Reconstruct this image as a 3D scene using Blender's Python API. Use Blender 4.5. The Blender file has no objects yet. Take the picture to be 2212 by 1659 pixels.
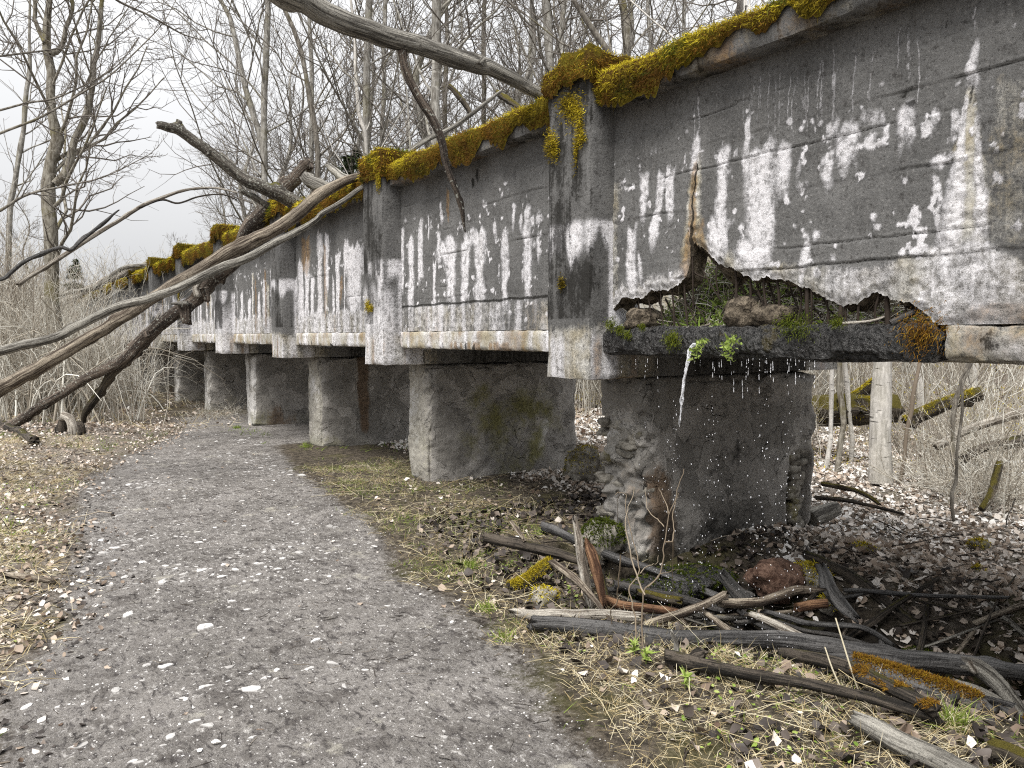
import bpy, math, random
import numpy as np
from mathutils import Vector

random.seed(7)
RNG = np.random.default_rng(11)
S = bpy.context.scene
COL = S.collection

# ------------------------------------------------------------------ camera
EYE = 1.6
YAW, PIT, F, CX, CY = math.radians(34.4), math.radians(3.52), 1660.0, 1106.0, 829.5
fw = np.array([math.sin(YAW) * math.cos(PIT), math.cos(YAW) * math.cos(PIT), -math.sin(PIT)])
rt = np.array([math.cos(YAW), -math.sin(YAW), 0.0])
up = np.cross(rt, fw)
CAM = np.array([0.0, 0.0, EYE])
cd = bpy.data.cameras.new('camera')
cam = bpy.data.objects.new('camera', cd)
COL.objects.link(cam)
cam.location = (0, 0, EYE)
cam.rotation_euler = (math.pi / 2 - PIT, 0, -YAW)
cd.sensor_width = 36
cd.lens = 36 * F / 2212
cd.clip_start = 0.05
cd.clip_end = 2000
S.camera = cam

# ------------------------------------------------------------------ world, sun, exposure
SUN_EL, SUN_AZ = math.radians(60), math.radians(-120)     # azimuth from +Y towards +X
W = bpy.data.worlds.new('World')
S.world = W
W.use_nodes = True
wt = W.node_tree
bg = wt.nodes['Background']
sky = wt.nodes.new('ShaderNodeTexSky')
sky.sky_type = 'NISHITA'
sky.sun_disc = False
sky.sun_elevation = SUN_EL
sky.sun_rotation = SUN_AZ
sky.dust_density = 3.0
hs = wt.nodes.new('ShaderNodeHueSaturation')
hs.inputs['Saturation'].default_value = 0.12
wt.links.new(sky.outputs[0], hs.inputs['Color'])
tc = wt.nodes.new('ShaderNodeTexCoord')
cn = wt.nodes.new('ShaderNodeTexNoise')
cn.inputs['Scale'].default_value = 1.6
cn.inputs['Detail'].default_value = 4
wt.links.new(tc.outputs['Generated'], cn.inputs['Vector'])
cr = wt.nodes.new('ShaderNodeValToRGB')
cr.color_ramp.elements[0].position = 0.3
cr.color_ramp.elements[0].color = (5.75, 5.82, 5.95, 1)
cr.color_ramp.elements[1].position = 0.7
cr.color_ramp.elements[1].color = (7.1, 7.15, 7.25, 1)
wt.links.new(cn.outputs['Fac'], cr.inputs['Fac'])
mx = wt.nodes.new('ShaderNodeMixRGB')
mx.inputs[0].default_value = 0.8
wt.links.new(hs.outputs[0], mx.inputs[1])
wt.links.new(cr.outputs[0], mx.inputs[2])
sx = wt.nodes.new('ShaderNodeSeparateXYZ')          # overcast sky: zenith about three times the horizon
wt.links.new(tc.outputs['Generated'], sx.inputs[0])
mr = wt.nodes.new('ShaderNodeMapRange')
mr.inputs[1].default_value, mr.inputs[2].default_value = 0.0, 1.0
mr.inputs[3].default_value, mr.inputs[4].default_value = 0.34, 1.0
wt.links.new(sx.outputs[2], mr.inputs[0])
ml = wt.nodes.new('ShaderNodeMixRGB')
ml.blend_type = 'MULTIPLY'
ml.inputs[0].default_value = 1.0
wt.links.new(mx.outputs[0], ml.inputs[1])
wt.links.new(mr.outputs[0], ml.inputs[2])
wt.links.new(ml.outputs[0], bg.inputs['Color'])
bg.inputs['Strength'].default_value = 0.135

sd = bpy.data.lights.new('sun', 'SUN')
sd.energy = 2.2
sd.angle = math.radians(28)
sd.color = (1.0, 0.96, 0.9)
sun = bpy.data.objects.new('sun', sd)
COL.objects.link(sun)
sdir = Vector((math.sin(SUN_AZ) * math.cos(SUN_EL), math.cos(SUN_AZ) * math.cos(SUN_EL), math.sin(SUN_EL)))
sun.rotation_euler = sdir.to_track_quat('Z', 'Y').to_euler()
S.view_settings.view_transform = 'Standard'
S.view_settings.look = 'None'
S.view_settings.exposure = 1.2
S.view_settings.gamma = 1
S.cycles.use_denoising = False
S.cycles.filter_width = 1.15
S.cycles.max_bounces = 5
S.cycles.diffuse_bounces = 3
S.cycles.transparent_max_bounces = 8


# ------------------------------------------------------------------ photograph rays -> world points
def ray(px, py):
    return fw + rt * (px - CX) / F - up * (py - CY) / F


def atX(px, py, X):
    r = ray(px, py)
    return CAM + r * (X / r[0])


def atY(px, py, Y):
    r = ray(px, py)
    return CAM + r * (Y / r[1])


def atD(px, py, D):
    return CAM + ray(px, py) * D


# ------------------------------------------------------------------ numpy noise
def _h(i, j, k, s):
    n = (i * 374761393 + j * 668265263 + k * 2147483647 + s * 974634777) & 0xFFFFFFFF
    n = ((n ^ (n >> 13)) * 1274126177) & 0xFFFFFFFF
    n = ((n ^ (n >> 16)) * 2246822519) & 0xFFFFFFFF
    return ((n ^ (n >> 15)) & 0xFFFFFF) / float(0xFFFFFF)


def vn(x, y, z=0.0, s=0):
    x, y, z = np.broadcast_arrays(np.asarray(x, float), np.asarray(y, float), np.asarray(z, float))
    i, j, k = np.floor(x).astype(np.int64), np.floor(y).astype(np.int64), np.floor(z).astype(np.int64)
    f, g, h = x - i, y - j, z - k
    f, g, h = f * f * (3 - 2 * f), g * g * (3 - 2 * g), h * h * (3 - 2 * h)
    r = 0
    for a in (0, 1):
        for b in (0, 1):
            for c in (0, 1):
                w = (f if a else 1 - f) * (g if b else 1 - g) * (h if c else 1 - h)
                r = r + w * _h(i + a, j + b, k + c, s)
    return r * 2 - 1


def fbm(x, y, z=0.0, o=4, s=0):
    r, a, q = 0, 0.5, 1.0
    for n in range(o):
        r = r + a * vn(x * q, y * q, z * q if not np.isscalar(z) or z else 0.0, s + n * 17)
        a *= 0.5
        q *= 2.03
    return r


def ss(a, b, x):
    t = np.clip((np.asarray(x, float) - a) / (b - a), 0, 1)
    return t * t * (3 - 2 * t)


# ------------------------------------------------------------------ mesh helpers
class MB:
    """collects vertices and faces, then links them as ONE mesh object"""

    def __init__(self):
        self.v, self.f, self.m, self.n, self.a = [], [], [], 0, {}

    def add(self, v, f, mi=0, **attrs):
        v = np.asarray(v, np.float32).reshape(-1, 3)
        f = np.asarray(f, np.int32)
        self.v.append(v)
        self.f.append(f + self.n)
        self.m.append(np.full(len(f), mi, np.int32))
        for k, val in attrs.items():
            self.a.setdefault(k, []).append((self.n, np.asarray(val, np.float32)))
        self.n += len(v)
        return self

    def build(self, name, mats, parent=None, smooth=True):
        me = bpy.data.meshes.new(name)
        V = np.concatenate(self.v)
        me.vertices.add(len(V))
        me.vertices.foreach_set('co', V.ravel())
        loops = np.concatenate([f.ravel() for f in self.f])
        tot = np.concatenate([np.full(len(f), f.shape[1], np.int32) for f in self.f])
        st = np.concatenate([[0], np.cumsum(tot)[:-1]]).astype(np.int32)
        me.loops.add(len(loops))
        me.loops.foreach_set('vertex_index', loops)
        me.polygons.add(len(tot))
        me.polygons.foreach_set('loop_start', st)
        me.polygons.foreach_set('loop_total', tot)
        me.polygons.foreach_set('material_index', np.concatenate(self.m))
        me.polygons.foreach_set('use_smooth', np.full(len(tot), smooth))
        for k, parts in self.a.items():
            d = parts[0][1].shape[1] if parts[0][1].ndim > 1 else 1
            arr = np.zeros((len(V), d), np.float32)
            for off, val in parts:
                arr[off:off + len(val)] = val.reshape(len(val), d)
            if d == 1:
                at = me.attributes.new(k, 'FLOAT', 'POINT')
                at.data.foreach_set('value', arr.ravel())
            elif d == 3:
                at = me.attributes.new(k, 'FLOAT_VECTOR', 'POINT')
                at.data.foreach_set('vector', arr.ravel())
            else:
                at = me.attributes.new(k, 'FLOAT_COLOR', 'POINT')
                at.data.foreach_set('color', arr.ravel())
        me.update()
        me.validate()
        for m in (mats if isinstance(mats, (list, tuple)) else [mats]):
            me.materials.append(m)
        o = bpy.data.objects.new(name, me)
        COL.objects.link(o)
        if parent is not None:
            o.parent = parent
            o.matrix_parent_inverse = parent.matrix_basis.inverted()
        return o


def tag(o, label=None, cat=None, group=None, kind=None):
    if label:
        o['label'] = label
    if cat:
        o['category'] = cat
    if group:
        o['group'] = group
    if kind:
        o['kind'] = kind
    return o


def empty(name, loc):
    o = bpy.data.objects.new(name, None)
    o.location = tuple(float(c) for c in loc)
    o.empty_display_size = 0.2
    COL.objects.link(o)
    return o


def copy_tree(o, parent=None):
    c = o.copy()
    COL.objects.link(c)
    if parent is not None:
        c.parent = parent
    for ch in list(o.children):
        copy_tree(ch, c)
    return c


def gridf(nu, nv, wrap=False):
    """quads of a nu x nv vertex grid (index = u*nv+v)"""
    u = np.arange(nu if wrap else nu - 1)
    v = np.arange(nv - 1)
    U, Vv = np.meshgrid(u, v, indexing='ij')
    U, Vv = U.ravel(), Vv.ravel()
    U2 = (U + 1) % nu
    return np.stack([U * nv + Vv, U2 * nv + Vv, U2 * nv + Vv + 1, U * nv + Vv + 1], 1)


def smooth_path(pts, n):
    """Catmull-Rom through the points (any dimension), n samples by length"""
    p = np.asarray(pts, float)
    if len(p) == 2:
        t = np.linspace(0, 1, n)[:, None]
        return p[0] * (1 - t) + p[1] * t
    q = np.vstack([2 * p[0] - p[1], p, 2 * p[-1] - p[-2]])
    out = []
    for i in range(1, len(q) - 2):
        t = np.linspace(0, 1, 12, endpoint=False)[:, None]
        a, b, c, d = q[i - 1], q[i], q[i + 1], q[i + 2]
        out.append(0.5 * (2 * b + (c - a) * t + (2 * a - 5 * b + 4 * c - d) * t ** 2 + (3 * b - a - 3 * c + d) * t ** 3))
    out = np.vstack(out + [p[-1:]])
    L = np.concatenate([[0], np.cumsum(np.linalg.norm(np.diff(out[:, :3], axis=0), axis=1))])
    s = np.linspace(0, L[-1], n)
    return np.stack([np.interp(s, L, out[:, k]) for k in range(out.shape[1])], 1)


def tubes(P, R, sides, seed=0, cap=False):
    """batch of tubes: P (B,n,3), R (B,n) -> verts, quads, lc attribute"""
    P = np.asarray(P, float)
    R = np.asarray(R, float)
    B, n, _ = P.shape
    T = np.gradient(P, axis=1)
    T /= np.linalg.norm(T, axis=2, keepdims=True) + 1e-9
    mt = np.abs(T.mean(1))
    ref = np.zeros((B, 3))
    ref[np.arange(B), mt.argmin(1)] = 1
    U = np.cross(T, ref[:, None, :])
    U /= np.linalg.norm(U, axis=2, keepdims=True) + 1e-9
    Vv = np.cross(T, U)
    a = np.linspace(0, 2 * math.pi, sides, endpoint=False)
    ca, sa = np.cos(a), np.sin(a)
    X = P[:, :, None, :] + R[:, :, None, None] * (U[:, :, None, :] * ca[None, None, :, None] + Vv[:, :, None, :] * sa[None, None, :, None])
    L = np.concatenate([np.zeros((B, 1)), np.cumsum(np.linalg.norm(np.diff(P, axis=1), axis=2), axis=1)], 1)
    r0 = R.mean(1)
    lc = np.stack([np.broadcast_to(ca, (B, n, sides)) * r0[:, None, None], np.broadcast_to(sa, (B, n, sides)) * r0[:, None, None],
                   np.broadcast_to(L[:, :, None], (B, n, sides)) + (np.arange(B) * 3.7)[:, None, None]], 3)
    i = np.arange(n - 1)[:, None]
    j = np.arange(sides)[None, :]
    j2 = (j + 1) % sides
    q = np.stack([i * sides + j, i * sides + j2, (i + 1) * sides + j2, (i + 1) * sides + j], -1).reshape(-1, 4)
    f = (q[None] + (np.arange(B) * n * sides)[:, None, None]).reshape(-1, 4)
    return X.reshape(-1, 3), f, lc.reshape(-1, 3)


# ------------------------------------------------------------------ shader helpers
class SH:
    def __init__(self, name, rough=0.85, spec=0.3):
        self.m = bpy.data.materials.new(name)
        self.m.use_nodes = True
        self.t = self.m.node_tree
        self.b = self.t.nodes['Principled BSDF']
        self.b.inputs['Roughness'].default_value = rough
        self.b.inputs['Specular IOR Level'].default_value = spec
        self._tc = None

    def new(self, ty):
        return self.t.nodes.new(ty)

    def link(self, a, b):
        self.t.links.new(a, b)

    def put(self, sock, v):
        if hasattr(v, 'node'):
            self.link(v, sock)
        elif isinstance(v, (tuple, list)):
            sock.default_value = (*v, 1) if len(v) == 3 and sock.type == 'RGBA' else v
        else:
            sock.default_value = v

    def obj(self):
        if not self._tc:
            self._tc = self.new('ShaderNodeTexCoord')
        return self._tc.outputs['Object']

    def geo(self, o='Position'):
        return self.new('ShaderNodeNewGeometry').outputs[o]

    def attr(self, name, out='Fac'):
        n = self.new('ShaderNodeAttribute')
        n.attribute_name = name
        return n.outputs[out]

    def sep(self, c):
        n = self.new('ShaderNodeSeparateColor')
        self.link(c, n.inputs[0])
        return n.outputs

    def sepv(self, c):
        n = self.new('ShaderNodeSeparateXYZ')
        self.link(c, n.inputs[0])
        return n.outputs

    def scale(self, vec, s):
        n = self.new('ShaderNodeMapping')
        self.link(vec, n.inputs[0])
        n.inputs['Scale'].default_value = s
        return n.outputs[0]

    def noise(self, sc, det=5, ro=0.6, vec=None, out='Fac', dist=0.0):
        n = self.new('ShaderNodeTexNoise')
        self.link(vec if vec is not None else self.geo(), n.inputs['Vector'])
        n.inputs['Scale'].default_value = sc
        n.inputs['Detail'].default_value = det
        n.inputs['Roughness'].default_value = ro
        n.inputs['Distortion'].default_value = dist
        return n.outputs[out]

    def vor(self, sc, vec=None, feat='F1', out='Distance'):
        n = self.new('ShaderNodeTexVoronoi')
        n.feature = feat
        self.link(vec if vec is not None else self.geo(), n.inputs['Vector'])
        n.inputs['Scale'].default_value = sc
        return n.outputs[out]

    def ramp(self, f, *stops):
        n = self.new('ShaderNodeValToRGB')
        e = n.color_ramp.elements
        while len(e) < len(stops):
            e.new(0.5)
        for i, (p, c) in enumerate(stops):
            e[i].position = p
            e[i].color = (*c, 1) if isinstance(c, (tuple, list)) else (c, c, c, 1)
        self.put(n.inputs[0], f)
        return n.outputs[0]

    def mix(self, f, a, b, ty='MIX'):
        n = self.new('ShaderNodeMixRGB')
        n.blend_type = ty
        self.put(n.inputs[0], f)
        self.put(n.inputs[1], a)
        self.put(n.inputs[2], b)
        return n.outputs[0]

    def ma(self, op, a, b=0.0, c=None, clamp=False):
        n = self.new('ShaderNodeMath')
        n.operation = op
        n.use_clamp = clamp
        self.put(n.inputs[0], a)
        self.put(n.inputs[1], b)
        if c is not None:
            self.put(n.inputs[2], c)
        return n.outputs[0]

    def step(self, x, lo, hi):
        n = self.new('ShaderNodeMapRange')
        n.interpolation_type = 'SMOOTHSTEP'
        self.put(n.inputs[0], x)
        n.inputs[1].default_value = lo
        n.inputs[2].default_value = hi
        return n.outputs[0]

    def bump(self, h, dist=0.01, st=0.6):
        n = self.new('ShaderNodeBump')
        n.inputs['Distance'].default_value = dist
        n.inputs['Strength'].default_value = st
        self.link(h, n.inputs['Height'])
        prev = self.b.inputs['Normal']
        if prev.is_linked:
            self.link(prev.links[0].from_socket, n.inputs['Normal'])
        self.link(n.outputs[0], self.b.inputs['Normal'])

    def done(self, col, rough=None):
        self.put(self.b.inputs['Base Color'], col)
        if rough is not None:
            self.put(self.b.inputs['Roughness'], rough)
        return self.m


# ------------------------------------------------------------------ materials
def m_concrete(name, base=(0.15, 0.149, 0.147), rough_amp=0.006):
    """stain: R white lime, G rust, B black lichen and other dark tones, A cream crust; attribute green: algae film"""
    s = SH(name, 0.92, 0.2)
    n1 = s.noise(2.2, 6, 0.65)
    n2 = s.noise(26, 7, 0.72)
    n3 = s.noise(62, 6, 0.82)
    n4 = s.noise(230, 3, 0.8)
    nst = s.noise(1.0, 6, 0.7, s.scale(s.geo(), (26, 26, 1.6)))
    c = s.mix(s.step(n1, 0.3, 0.7), tuple(x * 0.75 for x in base), tuple(x * 1.25 for x in base))
    c = s.mix(s.ma('MULTIPLY', s.step(n2, 0.48, 0.30), 0.75), c, (0.045, 0.042, 0.04))
    c = s.mix(s.ma('MULTIPLY', s.step(n3, 0.45, 0.36), 0.8), c, (0.025, 0.023, 0.022))
    c = s.mix(s.ma('MULTIPLY', s.step(n3, 0.54, 0.68), 0.7), c, (0.34, 0.33, 0.32))
    c = s.mix(s.ma('MULTIPLY', s.step(nst, 0.55, 0.78), 0.35), c, (0.30, 0.295, 0.29))
    c = s.mix(s.ma('MULTIPLY', s.step(nst, 0.45, 0.28), 0.35), c, (0.06, 0.055, 0.05))
    o = s.sep(s.attr('stain', 'Color'))
    al = s.attr('stain', 'Alpha')
    fine = s.ma('MULTIPLY', s.ma('SUBTRACT', n3, 0.5), 0.9)
    ed = s.ma('ADD', s.ma('ADD', s.ma('MULTIPLY', s.ma('SUBTRACT', n2, 0.5), 0.75), fine), s.ma('MULTIPLY', s.ma('SUBTRACT', nst, 0.5), 0.75))
    cre = s.step(s.ma('ADD', al, ed), 0.25, 0.75)
    cc = s.mix(s.step(s.noise(7, 5, 0.6), 0.35, 0.65), (0.44, 0.39, 0.28), (0.66, 0.645, 0.60))
    cc = s.mix(s.ma('MULTIPLY', s.step(n2, 0.42, 0.3), 0.7), cc, (0.14, 0.12, 0.09))
    c = s.mix(s.ma('MULTIPLY', cre, 0.85), c, cc)
    ru = s.step(s.ma('ADD', o[1], ed), 0.25, 0.95)
    o0 = s.ma('MULTIPLY', o[0], s.ma('ADD', 1.0, s.ma('MULTIPLY', ed, 1.1)))
    wh = s.step(s.ma('ADD', o0, s.ma('MULTIPLY', s.ma('MULTIPLY', ed, 0.45), s.step(o[0], 0.02, 0.3))), 0.08, 0.80)
    wc = s.mix(s.step(n2, 0.34, 0.54), (0.5, 0.49, 0.50), (0.84, 0.83, 0.86))
    c = s.mix(s.ma('MULTIPLY', wh, 0.9), c, wc)
    c = s.mix(s.ma('MULTIPLY', ru, 0.72), c, s.mix(s.step(n2, 0.3, 0.7), (0.11, 0.055, 0.02), (0.36, 0.22, 0.085)))
    dk = s.step(s.ma('ADD', o[2], s.ma('MULTIPLY', ed, 1.25)), 0.3, 0.62)
    c = s.mix(s.ma('MULTIPLY', dk, 0.9), c, (0.016, 0.015, 0.013))
    g = s.step(s.ma('ADD', s.attr('green'), ed), 0.3, 0.8)
    c = s.mix(s.ma('MULTIPLY', g, 0.8), c, s.mix(n2, (0.035, 0.04, 0.008), (0.17, 0.165, 0.03)))
    s.bump(n2, rough_amp * 2.5, 0.9)
    s.bump(n3, rough_amp * 1.3, 1.0)
    s.bump(n4, 0.003, 0.8)
    s.bump(s.ma('ADD', wh, cre), 0.004, 0.6)
    return s.done(c)


def m_plaster(name):
    """grey render flaking from the piers"""
    s = SH(name, 0.92, 0.2)
    n1 = s.noise(2.0, 6, 0.6, dist=0.6)
    n2 = s.noise(18, 6, 0.7)
    n3 = s.noise(80, 5, 0.78)
    v = s.noise(1.7, 7, 0.6, dist=0.8)
    flake = s.step(v, 0.50, 0.515)
    c = s.mix(flake, (0.29, 0.276, 0.256), (0.42, 0.40, 0.375))
    c = s.mix(s.step(n1, 0.35, 0.7), s.mix(0.5, c, (0.10, 0.095, 0.088)), c)
    c = s.mix(s.ma('MULTIPLY', s.step(n2, 0.5, 0.78), 0.6), c, (0.40, 0.385, 0.36))
    c = s.mix(s.ma('MULTIPLY', s.step(n3, 0.45, 0.3), 0.8), c, (0.04, 0.037, 0.034))
    c = s.mix(s.step(n2, 0.44, 0.24), c, (0.03, 0.028, 0.026))
    crk = s.vor(4.5, s.mix(0.12, s.geo(), s.noise(6, 4, 0.6, out='Color'), 'ADD'), 'DISTANCE_TO_EDGE')
    cm = s.ma('MULTIPLY', s.step(crk, 0.015, 0.003), s.step(s.noise(2.3, 3, 0.5), 0.56, 0.64))
    c = s.mix(s.ma('MULTIPLY', cm, 0.8), c, (0.012, 0.011, 0.01))
    o = s.sep(s.attr('stain', 'Color'))
    al = s.attr('stain', 'Alpha')
    ed = s.ma('ADD', s.ma('MULTIPLY', s.ma('SUBTRACT', n2, 0.5), 0.9), s.ma('MULTIPLY', s.ma('SUBTRACT', n1, 0.5), 0.9))
    c = s.mix(s.ma('MULTIPLY', s.step(s.ma('ADD', al, ed), 0.3, 0.75), 0.8), c, s.mix(n2, (0.24, 0.22, 0.17), (0.55, 0.53, 0.47)))
    c = s.mix(s.ma('MULTIPLY', s.step(s.ma('ADD', o[0], ed), 0.35, 0.6), 0.85), c, (0.6, 0.59, 0.58))
    c = s.mix(s.ma('MULTIPLY', s.step(s.ma('ADD', o[1], ed), 0.3, 0.8), 0.85), c, s.mix(n2, (0.06, 0.035, 0.02), (0.21, 0.14, 0.085)))
    g = s.step(s.ma('ADD', s.attr('green'), s.ma('MULTIPLY', ed, 0.8)), 0.15, 0.75)
    c = s.mix(s.ma('MULTIPLY', g, 0.8), c, s.mix(n2, (0.06, 0.06, 0.014), (0.24, 0.225, 0.05)))
    c = s.mix(s.ma('MULTIPLY', s.step(s.ma('ADD', o[2], ed), 0.35, 0.75), 0.9), c, (0.013, 0.012, 0.011))
    s.bump(flake, 0.018, 0.9)
    s.bump(n2, 0.02, 0.9)
    s.bump(n3, 0.010, 0.9)
    s.bump(s.ma('SUBTRACT', 1.0, cm), 0.02, 0.8)
    return s.done(c)


def m_wood(name, dark, light, moss=0.0, mosscol=(0.22, 0.2, 0.02), lichen=0.0, wet=False, fibre=1.0, patch=0.35):
    s = SH(name, 0.45 if wet else 0.85, 0.5 if wet else 0.25)
    lc = s.attr('lc', 'Vector')
    v1 = s.scale(lc, (26, 26, 1.3))
    v2 = s.scale(lc, (110, 110, 5.0))
    a = s.noise(1.0, 6, 0.7, v1, dist=0.4)
    b = s.noise(1.0, 5, 0.7, v2)
    big = s.noise(2.3, 4, 0.6)
    f = s.ma('ADD', s.ma('MULTIPLY', a, 0.55), s.ma('MULTIPLY', b, 0.45))
    c = s.ramp(f, (0.36, tuple(x * 0.12 for x in dark)), (0.46, dark), (0.53, light), (0.66, tuple(min(1, x * 1.5) for x in light)))
    pit = s.noise(34, 6, 0.75)
    c = s.mix(s.ma('MULTIPLY', s.step(pit, 0.44, 0.34), 0.8), c, tuple(x * 0.15 for x in dark))
    c = s.mix(s.ma('MULTIPLY', s.step(big, 0.45, 0.62), patch), c, tuple(x * 0.7 for x in dark))
    if lichen:
        sp = s.noise(38, 3, 0.6)
        c = s.mix(s.ma('MULTIPLY', s.step(sp, 0.62 - 0.05 * lichen, 0.66), 0.8), c, (0.42, 0.43, 0.38))
    if moss:
        nz = s.sepv(s.geo('Normal'))[2]
        mk = s.step(s.ma('ADD', s.ma('MULTIPLY', nz, 0.45), s.ma('MULTIPLY', s.noise(3.5, 5, 0.65), 0.9)), 1.0 - moss * 0.6, 1.15 - moss * 0.6)
        c = s.mix(mk, c, s.mix(s.noise(30, 4, 0.7), tuple(x * 0.35 for x in mosscol), mosscol))
        s.bump(s.ma('MULTIPLY', mk, s.noise(60, 4, 0.8)), 0.03, 1.0)
    s.bump(f, 0.035 * fibre, 1.0)
    s.bump(pit, 0.015, 0.9)
    return s.done(c)


def m_bark(name, dark, light, mossy=0.3, birch=False):
    s = SH(name, 0.9, 0.2)
    p = s.geo()
    a = s.noise(1.0, 5, 0.65, s.scale(p, (24, 24, 3.5)))
    b = s.noise(9, 5, 0.65)
    c = s.mix(s.step(a, 0.35, 0.65), dark, light)
    c = s.mix(s.ma('MULTIPLY', s.step(b, 0.5, 0.68), 0.6), c, tuple(min(1, x * 1.5) for x in light))
    if birch:
        h = s.noise(1.0, 4, 0.6, s.scale(p, (5, 5, 42)))
        c = s.mix(s.step(h, 0.62, 0.68), c, (0.06, 0.055, 0.05))
    c = s.mix(s.ma('MULTIPLY', s.step(s.noise(1.3, 4, 0.6), 0.52, 0.62), mossy), c, (0.12, 0.105, 0.025))
    s.bump(a, 0.02, 0.8)
    return s.done(c)


def m_tint(name, c0, c1, c2, rough=0.8, trans=0.0, spec=0.2):
    """colour varied per blade / leaf through attribute tint (0..1)"""
    s = SH(name, rough, spec)
    t = s.attr('tint')
    c = s.ramp(t, (0.0, c0), (0.5, c1), (1.0, c2))
    if trans:
        tr = s.new('ShaderNodeBsdfTranslucent')
        s.link(c, tr.inputs[0])
        mxs = s.new('ShaderNodeMixShader')
        mxs.inputs[0].default_value = trans
        s.link(s.b.outputs[0], mxs.inputs[1])
        s.link(tr.outputs[0], mxs.inputs[2])
        s.link(mxs.outputs[0], s.t.nodes['Material Output'].inputs[0])
    return s.done(c)


def m_ground():
    s = SH('forest_soil', 0.95, 0.15)
    pm = s.attr('pathm')
    n1 = s.noise(1.6, 6, 0.65)
    n2 = s.noise(14, 6, 0.7)
    n3 = s.noise(70, 5, 0.75)
    n4 = s.noise(260, 3, 0.7)
    soil = s.mix(s.step(n2, 0.35, 0.65), (0.03, 0.025, 0.021), (0.15, 0.125, 0.095))
    soil = s.mix(s.ma('MULTIPLY', s.step(n3, 0.52, 0.7), 0.6), soil, (0.22, 0.19, 0.13))
    soil = s.mix(s.ma('MULTIPLY', s.attr('leafy'), 0.75), soil, s.mix(s.step(s.noise(38, 5, 0.75), 0.4, 0.62), (0.07, 0.055, 0.042), (0.46, 0.41, 0.36)))
    soil = s.mix(s.ma('MULTIPLY', s.attr('wet'), 0.85), soil, (0.010, 0.009, 0.008))
    soil = s.mix(s.ma('MULTIPLY', s.step(n1, 0.52, 0.64), 0.35), soil, (0.10, 0.10, 0.02))
    pth = s.mix(s.step(n1, 0.35, 0.65), (0.175, 0.163, 0.150), (0.28, 0.262, 0.245))
    pth = s.mix(s.ma('MULTIPLY', s.step(n2, 0.47, 0.33), 0.75), pth, (0.10, 0.09, 0.09))
    pth = s.mix(s.ma('MULTIPLY', s.step(n3, 0.46, 0.33), 0.85), pth, (0.05, 0.045, 0.045))
    pth = s.mix(s.ma('MULTIPLY', s.step(n3, 0.55, 0.70), 0.8), pth, (0.52, 0.50, 0.50))
    pth = s.mix(s.ma('MULTIPLY', s.step(n4, 0.55, 0.68), 0.6), pth, (0.58, 0.56, 0.555))
    pth = s.mix(s.ma('MULTIPLY', s.step(s.noise(4.2, 6, 0.7), 0.5, 0.36), 0.6), pth, (0.075, 0.066, 0.06))
    st1 = s.noise(1.0, 7, 0.75, s.scale(s.geo(), (30, 14, 12)), dist=0.6)
    pth = s.mix(s.ma('MULTIPLY', s.step(st1, 0.48, 0.38), 0.8), pth, (0.045, 0.04, 0.04))
    pth = s.mix(s.ma('MULTIPLY', s.step(st1, 0.57, 0.66), 0.85), pth, (0.62, 0.60, 0.575))
    pth = s.mix(s.ma('MULTIPLY', s.step(s.noise(2.6, 7, 0.75), 0.58, 0.66), 0.6), pth, (0.50, 0.475, 0.41))
    c = s.mix(s.step(s.ma('ADD', pm, s.ma('ADD', s.ma('MULTIPLY', s.ma('SUBTRACT', n2, 0.5), 1.2), s.ma('MULTIPLY', s.ma('SUBTRACT', n3, 0.5), 0.8))), 0.25, 0.75), soil, pth)
    s.bump(n2, 0.05, 0.8)
    s.bump(n3, 0.02, 0.9)
    s.bump(n4, 0.005, 0.7)
    return s.done(c)


M_WALL = m_concrete('board_marked_concrete')
M_PIER = m_plaster('flaking_render')
M_WET = SH('wet_black_aggregate', 0.3, 0.55)
_a = M_WET.noise(45, 6, 0.75)
_v = M_WET.vor(38)
M_WET.bump(M_WET.ma('SUBTRACT', 1.0, _v), 0.03, 1.0)
M_WET.bump(_a, 0.025, 1.0)
_c = M_WET.mix(M_WET.step(_a, 0.42, 0.62), (0.008, 0.008, 0.008), (0.075, 0.073, 0.072))
_c = M_WET.mix(M_WET.ma('MULTIPLY', M_WET.step(_v, 0.3, 0.05), 0.35), _c, (0.16, 0.155, 0.15))
_c = M_WET.mix(M_WET.ma('MULTIPLY', M_WET.step(M_WET.noise(4, 5, 0.65), 0.58, 0.66), 0.6), _c, (0.09, 0.07, 0.02))
M_WET = M_WET.done(_c)
M_BROKEN = SH('broken_concrete', 0.95, 0.2)
_a = M_BROKEN.noise(22, 6, 0.75)
M_BROKEN.bump(_a, 0.04, 1.0)
M_BROKEN.bump(M_BROKEN.vor(60), 0.015, 0.8)
M_BROKEN = M_BROKEN.done(M_BROKEN.mix(M_BROKEN.step(_a, 0.35, 0.65), (0.05, 0.04, 0.03), (0.24, 0.20, 0.15)))
M_STONE = SH('rubble_stone', 0.95, 0.2)
_a = M_STONE.noise(9, 6, 0.7)
M_STONE.bump(_a, 0.05, 1.0)
_c = M_STONE.mix(M_STONE.step(_a, 0.35, 0.65), (0.10, 0.09, 0.075), (0.34, 0.32, 0.28))
_c = M_STONE.mix(M_STONE.ma('MULTIPLY', M_STONE.step(M_STONE.noise(3, 4, 0.6), 0.55, 0.68), 0.7), _c, (0.16, 0.14, 0.03))
M_STONE = M_STONE.done(_c)
M_REDROCK = SH('reddish_rock', 0.9, 0.25)
_a = M_REDROCK.noise(14, 6, 0.75)
M_REDROCK.bump(_a, 0.05, 1.0)
M_REDROCK = M_REDROCK.done(M_REDROCK.mix(M_REDROCK.step(_a, 0.35, 0.7), (0.06, 0.03, 0.02), (0.30, 0.19, 0.14)))
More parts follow.
